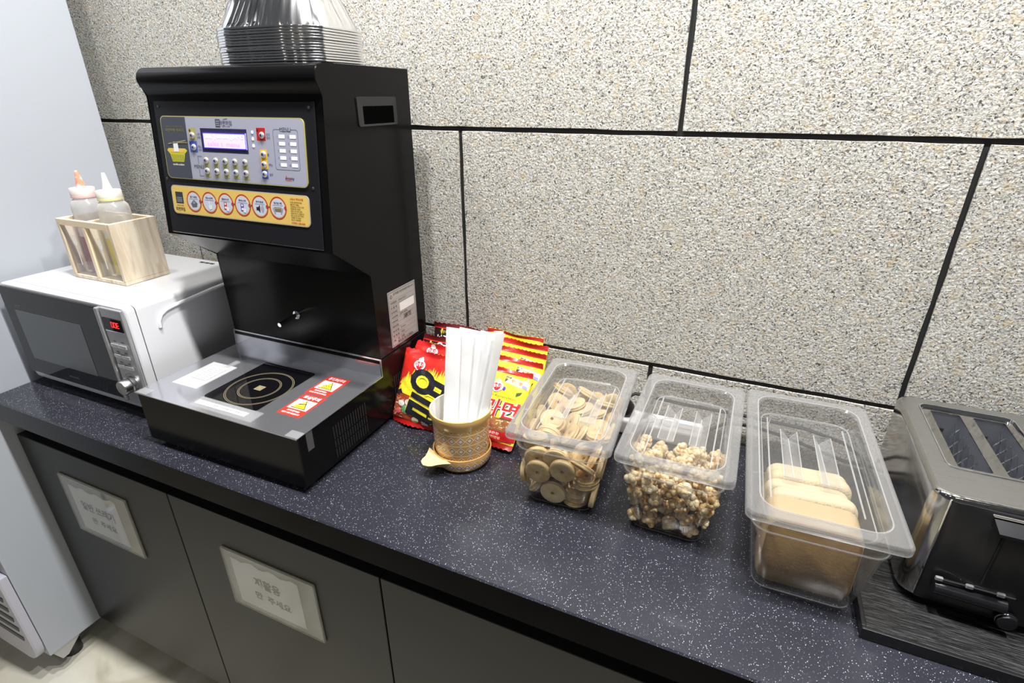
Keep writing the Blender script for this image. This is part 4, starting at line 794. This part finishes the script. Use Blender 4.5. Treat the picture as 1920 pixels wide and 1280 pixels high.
# ------------------------------------------------------------------ patterned cup with chopsticks in paper sleeves
def f_diamond(n, pitch, z0, zmin, zmax):
    def f(t, b):
        c = coords(t); s = t.nodes.new('ShaderNodeSeparateXYZ'); L(t, c, s.inputs[0])
        ang = math_(t, 'ARCTAN2', s.outputs[1], s.outputs[0])
        u = math_(t, 'ABSOLUTE', math_(t, 'SUBTRACT', math_(t, 'FRACT', math_(t, 'MULTIPLY_ADD', ang, n / (2 * PI), 50.0)), .5))
        v = math_(t, 'ABSOLUTE', math_(t, 'SUBTRACT', math_(t, 'FRACT', math_(t, 'MULTIPLY_ADD', s.outputs[2], 1 / pitch, -z0 / pitch + 10)), .5))
        d = math_(t, 'ADD', u, math_(t, 'MULTIPLY', v, 1.3))
        cen = math_(t, 'LESS_THAN', d, .25)
        zig = math_(t, 'LESS_THAN', math_(t, 'ABSOLUTE', math_(t, 'SUBTRACT', d, .46)), .06)
        band = math_(t, 'GREATER_THAN', v, .455)
        dark = math_(t, 'LESS_THAN', math_(t, 'ABSOLUTE', math_(t, 'SUBTRACT', d, .31)), .06)
        inz = math_(t, 'MULTIPLY', math_(t, 'GREATER_THAN', s.outputs[2], zmin), math_(t, 'LESS_THAN', s.outputs[2], zmax))
        light = math_(t, 'MULTIPLY', math_(t, 'MINIMUM', math_(t, 'ADD', cen, math_(t, 'ADD', zig, band)), 1), inz)
        ns = N(t, 'ShaderNodeTexNoise'); ns.inputs['Scale'].default_value = 40; L(t, c, ns.inputs['Vector'])
        bs = mixc(t, ns.outputs['Fac'], (.52, .26, .06), (.78, .46, .15))
        bs = mixc(t, math_(t, 'MULTIPLY', dark, inz), bs, (.36, .17, .04))
        L(t, mixc(t, light, bs, (.74, .68, .55)), b.inputs['Base Color'])
        bump(t, b, light, .5, .0008)
    return f
glaze = mat('yellow_glaze', (.76, .48, .17), .14, coat=.4)
glaze_in = mat('cream_glaze', (.86, .85, .80), .15, coat=.4)
CX, CY = .0719, -.2510
t = thing('glazed_dish', 'ochre diamond-patterned glazed dish with a spout, under the chopstick cup', 'dish', (CX, CY, 0))
b = MB(); b.lathe([(.040, .0004), (.046, .002), (.0515, .010), (.0525, .020), (.0525, .0285), (.0512, .0298), (.0500, .0285), (.0495, .012), (.046, .006), (.02, .0055)], 48)
b.build('dish_body', mat('diamond_glaze_dish', rough=.16, coat=.4, fn=f_diamond(24, .021, .0045, .0045, .0255)), t)
b = MB(); an = math.atan2(-.077, -.034); rg = []
for s, wd, z0, z1 in ((.049, .032, .014, .0290), (.058, .024, .0165, .0285), (.067, .0175, .0195, .0278), (.076, .0140, .0225, .0278), (.0815, .0100, .0245, .0282), (.0840, .0045, .0260, .0284)):
    rg.append([(s, -wd, z1), (s, -wd * .6, z0), (s, 0, z0 - .0015), (s, wd * .6, z0), (s, wd, z1), (s, wd * .5, z1 - .0012), (s, 0, z1 - .002), (s, -wd * .5, z1 - .0012)])
b.rings(rg); b.xf(Matrix.Rotation(an, 4, 'Z')); b.build('spout', mat('pale_glaze', (.82, .62, .30), .14, coat=.4), t, smooth=60)
t = thing('ceramic_cup', 'ochre diamond-patterned ceramic cup full of white paper sleeves, in front of the noodle packets', 'cup', (CX, CY, .0062))
MB().lathe([(.040, .0002), (.0465, .002), (.0482, .008), (.0500, .080), (.0500, .0805)], 48, cap1=False).build('cup_body', mat('diamond_glaze_cup', rough=.16, coat=.4, fn=f_diamond(20, .0205, .0105, .010, .0785)), t)
MB().lathe([(.0501, .0800), (.0510, .084), (.0540, .0915), (.0546, .098), (.0544, .1020), (.0530, .1032)], 48, cap0=False, cap1=False).build('rim', glaze, t)
MB().lathe([(.0530, .1031), (.0515, .1020), (.0500, .092), (.0465, .080), (.0462, .006), (.040, .0045)], 48, cap0=False).build('inner_glaze', glaze_in, t)
ordn = ['first and broadest', 'second', 'third', 'fourth', 'fifth', 'sixth', 'seventh and rightmost']
for k, (xb, yb, xt, yt, zt, yaw, wd) in enumerate([(.0610, -.281, .0590, -.238, .249, .10, .027), (.0720, -.2745, .0800, -.2315, .249, .05, .027), (.0820, -.268, .1000, -.225, .245, .10, .026), (.0850, -.2605, .1110, -.2175, .243, .2, .024), (.0930, -.262, .1220, -.224, .244, .75, .020), (.0960, -.252, .1300, -.214, .246, .9, .019), (.1010, -.262, .1365, -.222, .246, .95, .018)]):
    A, B = Vector((xb, yb, .0135)), Vector((xt, yt, zt)); ln = (B - A).length; d = (B - A).normalized()
    b = MB(); rg = []
    for q in range(13):
        s = ln * q / 12; tk = .0022 if 0 < q < 12 else .0003; h = wd / 2
        wob = .0004 * math.sin(q * 2.1 + k)
        rg.append([(-h, wob, s), (-h * .55, tk + wob, s), (-h * .1, tk * .75 + wob, s), (h * .5, tk + wob, s), (h, wob, s), (h * .5, -tk + wob, s), (-h * .1, -tk * .75 + wob, s), (-h * .55, -tk + wob, s)])
    b.rings(rg)
    xa = Vector((math.cos(yaw), math.sin(yaw), 0)); xa = (xa - d * xa.dot(d)).normalized(); ya = d.cross(xa)
    o = b.build('paper_sleeve', sleeve_m, None, smooth=50)
    o.matrix_world = Matrix(((xa.x, ya.x, d.x, A.x), (xa.y, ya.y, d.y, A.y), (xa.z, ya.z, d.z, A.z), (0, 0, 0, 1)))
    tag(o, ordn[k] + ' white paper chopstick sleeve from the left in the patterned cup', 'chopstick sleeve', 'paper sleeves in the cup')

# ------------------------------------------------------------------ clear food tubs with lids
def tub(label, lid_label, x, y, yaw, w, l, tl):
    t = thing('food_tub', label, 'food tub', (x, y, .0003), (0, 0, yaw), 'clear food tubs on the worktop')
    ow, ol = w - .014, l - .018
    b = MB(); pr = [(-.046, -.048, .017, 0), (-.040, -.042, .020, .0035), (-.010, -.012, .024, .1065), (-.0035, -.004, .027, .1085), (-.001, -.001, .028, .1285), (.009, .012, .012, .1290), (.009, .012, .012, .1315), (-.006, -.006, .025, .1315), (-.0090, -.0090, .024, .1100), (-.0150, -.0165, .021, .1080), (-.0445, -.0465, .017, .0060), (-.052, -.054, .014, .0035)]
    b.rings([ring3(ow + a, ol + c, r, z, 6) for a, c, r, z in pr]); b.build('tub_body', pan_m, t, smooth=35)
    b = MB()
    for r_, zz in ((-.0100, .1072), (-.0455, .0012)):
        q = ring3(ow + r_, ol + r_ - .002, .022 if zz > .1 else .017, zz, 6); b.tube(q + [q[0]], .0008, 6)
    b.build('edge_glint_beads', bead_m, t)  # beads added to draw bright glint lines on ledge and base
    ld = thing('tub_lid', lid_label, 'lid', (x, y, .1322), (0, 0, yaw), 'clear lids on the food tubs')
    b = MB(); H = .0108
    vr = b.rings([ring3(w, l, .012, 0, 6), ring3(w, l, .012, H - .003, 6), ring3(w - .004, l - .004, .011, H, 6), ring3(w - .032, l - .034, .026, H, 6), ring3(w - .037, l - .039, .025, H - .003, 6), ring3(w - .044, l - .048, .024, H - .024, 6), ring3(w - .050, l - .054, .022, H - .0262, 6)], False, False)
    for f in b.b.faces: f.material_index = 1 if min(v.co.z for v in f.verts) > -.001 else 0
    zf = H - .0262; edges = []; beads = []
    for r_ in (-1, 3): beads.append([v.co.copy() for v in vr[r_]] + [vr[r_][0].co.copy()])
    for a, c in zip(vr[-1], vr[-1][1:] + vr[-1][:1]): edges.append(b.b.edges.get((a, c)) or b.b.edges.new((a, c)))
    for sx in (-1, 1):                                    # two wedge-shaped finger pockets leave a grip between them
        x0, x1 = sx * .0235 - .0118, sx * .0235 + .0118; y0, y1 = -tl * .28, tl * .72
        q = [b.b.verts.new(p) for p in ((x0, y0, zf), (x1, y0, zf), (x1, y1, zf), (x0, y1, zf))]
        v0 = b.b.verts.new((sx * .0215, y0 + .004, zf - .004)); v1 = b.b.verts.new((sx * .0215, y1 - .003, zf - .013))
        for f in ((q[0], q[1], v0), (q[1], q[2], v1, v0), (q[2], q[3], v1), (q[3], q[0], v0, v1)): b.b.faces.new(f).material_index = 1  # pocket faces made hazier to paint the glint on their walls
        for i in range(4): edges.append(b.b.edges.get((q[i], q[(i + 1) % 4])))
        beads.append([v.co.copy() for v in q] + [q[0].co.copy()]); beads.append([q[2].co.copy(), v1.co.copy(), q[3].co.copy()]); beads.append([v0.co.copy(), v1.co.copy()])
    bmesh.ops.triangle_fill(b.b, use_beauty=True, use_dissolve=False, edges=edges)
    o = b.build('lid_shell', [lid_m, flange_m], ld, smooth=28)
    md = o.modifiers.new('thickness', 'SOLIDIFY'); md.thickness = .0016; md.offset = -1
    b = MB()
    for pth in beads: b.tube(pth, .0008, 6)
    b.build('edge_glint_beads', bead_m, ld)  # beads added so the lid's edges show as bright glint lines
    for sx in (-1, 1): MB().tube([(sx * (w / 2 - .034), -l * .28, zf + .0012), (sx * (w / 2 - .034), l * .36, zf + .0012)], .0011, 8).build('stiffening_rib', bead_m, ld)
    return t
tub('clear plastic tub filled with round biscuits, left of the three tubs', 'clear recessed lid on the biscuit tub', .2658, -.1982, .0595, .162, .2700, .105)
tub('clear plastic tub with caramel corn clusters, middle of the three tubs', 'clear recessed lid on the caramel corn tub', .4392, -.1938, -.0057, .162, .2700, .105)
tub('longer clear plastic tub holding the bread, right of the three tubs', 'long clear recessed lid on the bread tub, beside the toaster', .6162, -.2098, .0296, .176, .325, .125)
def place(o, tubxy, yaw, p):
    c, s = math.cos(yaw), math.sin(yaw); M = Matrix.Rotation(yaw, 4, 'Z') @ Euler(p[3:]).to_matrix().to_4x4()
    o.location = (tubxy[0] + c * p[0] - s * p[1], tubxy[1] + s * p[0] + c * p[1], p[2] + .0015); o.rotation_euler = M.to_euler()
b = MB(); pf = [(.0029, -.0030), (.0040, -.0038), (.0185, -.0040), (.0203, -.0030), (.0205, -.0009), (.0198, 0), (.0205, .0009), (.0203, .0030), (.0185, .0040), (.0120, .0036), (.0040, .0038), (.0029, .0030)]
b.lathe(pf + [pf[0]], 22, cap0=False, cap1=False); bmesh.ops.remove_doubles(b.b, verts=b.b.verts[:], dist=1e-6)
ck = b.build('biscuit', cookie_m, None, smooth=50); first = True
for p in COOKIES:
    o = ck if first else link('biscuit', ck.data); first = False
    place(o, (.2658, -.1982), .0595, p); tag(o, 'round pale biscuit with a pinhole centre, among the pile in the left clear tub', 'biscuit', 'biscuits in the left tub')
cms = []
for sd in range(4):
    rnd = random.Random(20 + sd); b = MB()
    for k in range(22):
        v = Vector((rnd.gauss(0, 1), rnd.gauss(0, 1), rnd.gauss(0, 1))).normalized(); r = rnd.uniform(.0036, .0056)
        f = rnd.uniform(.55, 1) if k else 0
        c = Vector((v.x * (.0168 - r) * f, v.y * (.0135 - r) * f, v.z * (.012 - r) * f))
        q = bmesh.ops.create_icosphere(b.b, subdivisions=2, radius=r); sc = Vector((rnd.uniform(.85, 1.15), rnd.uniform(.85, 1.15), rnd.uniform(.8, 1.1)))
        for vv in q['verts']: vv.co = c + Vector((vv.co.x * sc.x, vv.co.y * sc.y, vv.co.z * sc.z))
    me = bpy.data.meshes.new('corn_cluster'); b.b.to_mesh(me); b.b.free(); me.materials.append(corn_m); me.shade_smooth(); cms.append(me)
for k, p in enumerate(CORN):
    o = link('corn_cluster', cms[k % 4]); place(o, (.4392, -.1938), -.0057, p); tag(o, 'golden caramel puffed corn cluster, among the heap in the middle clear tub', 'corn cluster', 'corn clusters in the middle tub')
def slice_mesh(name, label, wd, hh, th, loc, rz, rx, heel=False):
    P = rrect(wd, hh, .016, 6, 0, hh / 2); rnd = random.Random(len(label))
    P = [(x * (1 + .012 * math.sin(z * 70)), z + (.004 * math.cos(x * 24) if z > hh * .6 else 0)) for x, z in P]
    t = thing(name, label, 'bread', loc, (rx, 0, rz), 'bread in the right tub')
    rg = []
    for y, s in ((0, .93), (.0025, .985), (.006, 1), (th - .003, 1), (th, .985)): rg.append([(x * s, y, (z - hh / 2) * s + hh / 2) for x, z in P])
    b = MB(); b.rings(rg, True, True)
    o = b.build('crust', mat('tan_crust', (.56, .41, .22), .75) if heel else mat('light_crust', (.72, .60, .38), .75), t, smooth=50)
    for y, flag in ((-.0006, not heel), (th + .0006, True)):
        if not flag: continue
        b = MB(); b.rings([[(x * .95, y, (z - hh / 2) * .95 + hh / 2) for x, z in P], [(x * .93, y + (.0008 if y > 0 else -.0008), (z - hh / 2) * .93 + hh / 2) for x, z in P]]); b.build('crumb', crumb, t, smooth=50)
    if heel:
        b = MB(); b.rings([[(x * .955, -.0004, (z - hh / 2) * .955 + hh / 2) for x, z in P], [(x * .93, -.0012, (z - hh / 2) * .93 + hh / 2) for x, z in P]]); b.build('baked_face', mat('dark_crust', rough=.7, spec=.25, fn=f_crust), t, smooth=50)
    return t
bx, by = .6162, -.2098
slice_mesh('bread_heel', 'brown-crusted heel of a loaf facing the front of the right tub', .112, .101, .052, (.6190, -.3330, .0068), .03, -.03, True)
for k, lab in enumerate(['cream bread slice right behind the brown heel in the right tub', 'second cream bread slice behind the brown heel', 'third cream bread slice behind the brown heel', 'rearmost cream bread slice, leaning in the right tub']):
    slice_mesh('bread_slice', lab, .108, (.100, .096, .099, .094)[k], .0165, (.6180 + (.004, -.003, .002, 0)[k], -.2760 + .0205 * k, .0068), .03 + (.05, .02, .06, .03)[k], -.045 - .014 * k)

# ------------------------------------------------------------------ serving board and toaster
t = thing('serving_tray', 'black ribbed wooden tray under the toaster at the right end', 'tray', (.6835, -.375, 0))
TW, TD = .36, .345
MB().box(.006, TW - .006, .006, TD - .006, .0003, .0125, .001, 1).build('tray_base', blackwood, t, smooth=0)
b = MB()
for q in ((0, TW, 0, .0055), (0, TW, TD - .0055, TD), (0, .0055, .0056, TD - .0056), (TW - .0055, TW, .0056, TD - .0056)): b.box(*q, .0003, .0175, .0012, 2)
b.build('tray_rim', black_plastic, t, smooth=30)

t = thing('toaster', 'two-slot brushed steel toaster with black front on the black tray', 'toaster', (.7300, -.3000, .0130))
XW, YD, ZT = .178, .252, .1665
b = MB()                                                  # steel shell with rounded corners, open at the top
b.rings([ring3(XW - 2 * q, YD - 2 * q, .020 - q, z, 8, XW / 2, YD / 2) for q, z in ((.0, .012), (0, ZT - .007), (.0008, ZT - .0032), (.0028, ZT - .0008), (.0052, ZT))], False, False)
b.build('steel_shell', steel_side, t, smooth=50)
def holed(b, outer, holes, z, zb, mi=0):                  # flat sheet with openings, given a thickness
    for zz in (z, zb):
        es = []
        for lp in [outer] + holes:
            vs_ = [b.b.verts.new((x, y, zz)) for x, y in lp]; es += [b.b.edges.new((vs_[i], vs_[(i + 1) % len(vs_)])) for i in range(len(vs_))]
        bmesh.ops.triangle_fill(b.b, use_beauty=True, use_dissolve=False, edges=es)
    for lp in [outer] + holes: b.rings([[(x, y, z) for x, y in lp], [(x, y, zb) for x, y in lp]], False, False)
rc = lambda x0, x1, y0, y1, r: rrect(x1 - x0, y1 - y0, r, 5, (x0 + x1) / 2, (y0 + y1) / 2)
ix0, ix1, iy0, iy1 = .024, .1385, .063, .2305
b = MB(); holed(b, rrect(XW - .0104, YD - .0104, .0148, 8, XW / 2, YD / 2), [rc(ix0, ix1, iy0, iy1, .012)], ZT, ZT - .0015); bmesh.ops.remove_doubles(b.b, verts=b.b.verts[:], dist=1e-6); b.build('top_panel', steel, t, smooth=30)
b = MB(); P, Q = rc(ix0 + .0002, ix1 - .0002, iy0 + .0002, iy1 - .0002, .012), rc(ix0 + .003, ix1 - .003, iy0 + .003, iy1 - .003, .0095)
b.rings([[(x, y, ZT - .004) for x, y in P], [(x, y, ZT + .0012) for x, y in P], [(x, y, ZT + .0012) for x, y in rc(ix0 + .0014, ix1 - .0014, iy0 + .0014, iy1 - .0014, .011)], [(x, y, ZT - .004) for x, y in Q]], False, False); b.build('trim_ring', chrome, t, smooth=40)
s1, s2 = (.0385, .0745), (.0900, .1270); sy0, sy1 = .074, .219
b = MB(); holed(b, rc(ix0 + .003, ix1 - .003, iy0 + .003, iy1 - .003, .0095), [rc(*s1, sy0, sy1, .003), rc(*s2, sy0, sy1, .003)], ZT - .003, ZT - .0045); bmesh.ops.remove_doubles(b.b, verts=b.b.verts[:], dist=1e-6); b.build('slot_panel', steel_side, t, smooth=30)
well = mat('dark_oven_metal', (.42, .44, .48), .3, .9)
for s in (s1, s2):
    b = MB(); zb = .045
    c = [(s[0] - .001, sy0 - .001), (s[1] + .001, sy0 - .001), (s[1] + .001, sy1 + .001), (s[0] - .001, sy1 + .001)]
    b.rings([[(x, y, ZT - .0046) for x, y in c], [(x, y, zb) for x, y in c]], False, True); sl = b.build('slot_well', well, t, smooth=0)
    MB().box(s[0] + .012, s[1] - .012, sy1 - .0012, sy1 + .0009, ZT - .034, ZT - .028, .0005, 1).build('carriage_gap', dark_slot, sl, smooth=0)
    b = MB()
    for xx, dr in ((s[0] + .005, 1), (s[1] - .005, -1)):
        for k in range(-2, 8):
            for sg in (1, -1):
                pts = []
                for q in range(9):
                    y = sy0 + .012 + .021 * k + (q * .010 if sg > 0 else .080 - q * .010); z = .055 + q * .0125
                    if sy0 + .001 < y < sy1 - .001 and z < ZT - .008: pts.append((xx, y, z))
                if len(pts) > 1: b.tube([pts[0], pts[-1]], .0009, 5)
    b.build('wire_guard', chrome, sl, smooth=60)
    MB().box((s[0] + s[1]) / 2 - .006, (s[0] + s[1]) / 2 + .006, sy0 + .004, sy1 - .004, .060, .062).build('bread_carriage', well, sl, smooth=0)
# black front with a soft cheek on either side
b = MB(); rg = []
for x, bulge in [(.0165, -.0006), (.0180, .0030), (.024, .0058), (.034, .0040), (.046, .0060), (.060, .0095), (XW / 2, .0105), (XW - .060, .0095), (XW - .046, .0060), (XW - .034, .0040), (XW - .024, .0058), (XW - .0180, .0030), (XW - .0165, -.0006)]:
    rg.append([(x, .012, .012), (x, .0008 - bulge * .4, .010), (x, .0005 - bulge, .030), (x, .0005 - bulge, .085), (x, .0005 - bulge * .9, ZT - .016), (x, .0002 - bulge * .3, ZT - .0062), (x, .012, ZT - .0062)])
b.rings(rg); b.build('front_panel', black_plastic, t, smooth=50)
for x in (.0155, XW - .0155): MB().tube([(x, -.0002, .014), (x, -.0002, ZT - .0045)], .0010, 8).build('edge_trim', chrome, t)
MB().box(.022, XW - .022, YD + .0002, YD + .006, .012, ZT - .008, .003, 2).build('rear_panel', black_plastic, t, smooth=30)
MB().box(.010, XW - .010, .010, YD - .010, .004, .014, .002, 1).build('base_plate', black_plastic, t, smooth=30)
for x in (.02, XW - .02):
    for y in (.025, YD - .025): MB().lathe([(.008, 0), (.008, .0045)], 12, (x, y)).build('foot', black_plastic, t)
MB().box(.0680, .0712, -.0110, -.0092, .062, .140, .0008, 1).build('lever_track', dark_slot, t, smooth=0)
b = MB(); b.rings([[(.054, -.0105, .146), (.106, -.0105, .146), (.108, -.0105, .160), (.052, -.0105, .160)], [(.058, -.026, .1445), (.102, -.026, .1445), (.104, -.027, .149), (.056, -.027, .149)]]); b.build('lever', black_satin, t, smooth=0)
MB().box(.051, .109, -.0135, -.0098, .1600, .1622, .0006, 1).build('lever_trim', chrome, t, smooth=30)
MB().box(.026, .104, -.0118, -.0088, .0535, .0560, .0008, 1).build('button_trim', chrome, t, smooth=30)
b = MB(); b.tube([(.028, -.0085, .040), (.098, -.0105, .040)], .0085, 14); b.build('button_bar', black_satin, t)
for x in (.030, .060, .090): MB().box(x - .004, x + .004, -.0128, -.0088, .0520, .0575, .001, 1).build('button', silver, t, smooth=30)
b = MB(); b.lathe([(.0105, 0), (.0105, .006), (.0095, .0085), (.0075, .0090)], 26); b.xf(Matrix.Translation((.1035, -.0100, .022)) @ Matrix.Rotation(PI / 2, 4, 'X')); kn = b.build('browning_dial', black_satin, t)
b = MB(); b.lathe([(.0108, .0025), (.0112, .003), (.0112, .0045), (.0108, .005)], 26, cap0=False, cap1=False); b.xf(Matrix.Translation((.1035, -.0100, .022)) @ Matrix.Rotation(PI / 2, 4, 'X')); b.build('dial_ring', chrome, kn)

# ------------------------------------------------------------------ power strip and leads behind the tubs
t = thing('power_strip', 'white power strip on the worktop against the granite, behind the clear tubs', 'power strip', (.268, -.062, 0))
MB().box(0, .195, 0, .048, .0006, .034, .006, 3).build('housing', mat('white_plastic', (.78, .78, .80), .35), t)
for x in (.095, .135): MB().lathe([(.0165, .0335), (.0165, .0347), (.014, .0347), (.014, .0338)], 20, (x, .024)).build('socket', mat('grey_socket', (.5, .5, .52), .5), t)
t = thing('power_plug', 'black mains plug in the left end of the white power strip', 'plug', (.320, -.038, .0348))
b = MB(); b.lathe([(.0150, .0001), (.0165, .004), (.0165, .012), (.0120, .022), (.0060, .030)], 20); b.build('plug_body', black_plastic, t)
b = MB(); b.tube([(0, 0, .028), (.002, .002, .036), (.012, .008, .042), (.05, .018, .036), (.10, .020, .033), (.20, .0215, .034), (.31, .022, .032), (.37, .021, .020), (.40, .021, .0), (.42, .020, -.026)], .0032, 8); b.build('cable', black_plastic, t)
o = MB().tube([(.4455, -.040, .018), (.46, -.032, .022), (.50, -.022, .048), (.54, -.018, .052), (.60, -.018, .044), (.66, -.020, .030), (.70, -.022, .0225), (.90, -.022, .0225), (1.1, -.03, .021), (1.3, -.03, .0035), (1.5, -.03, .0035)], .0032, 8).build('power_cable', black_plastic)
tag(o, 'black power cable running along the granite behind the toaster and bread tub', 'cable')

# ------------------------------------------------------------------ lift everything so that the floor is at zero
for o in list(S.objects):
    if o.parent is None and o.type in {'MESH', 'EMPTY'}: o.location.z += ZC
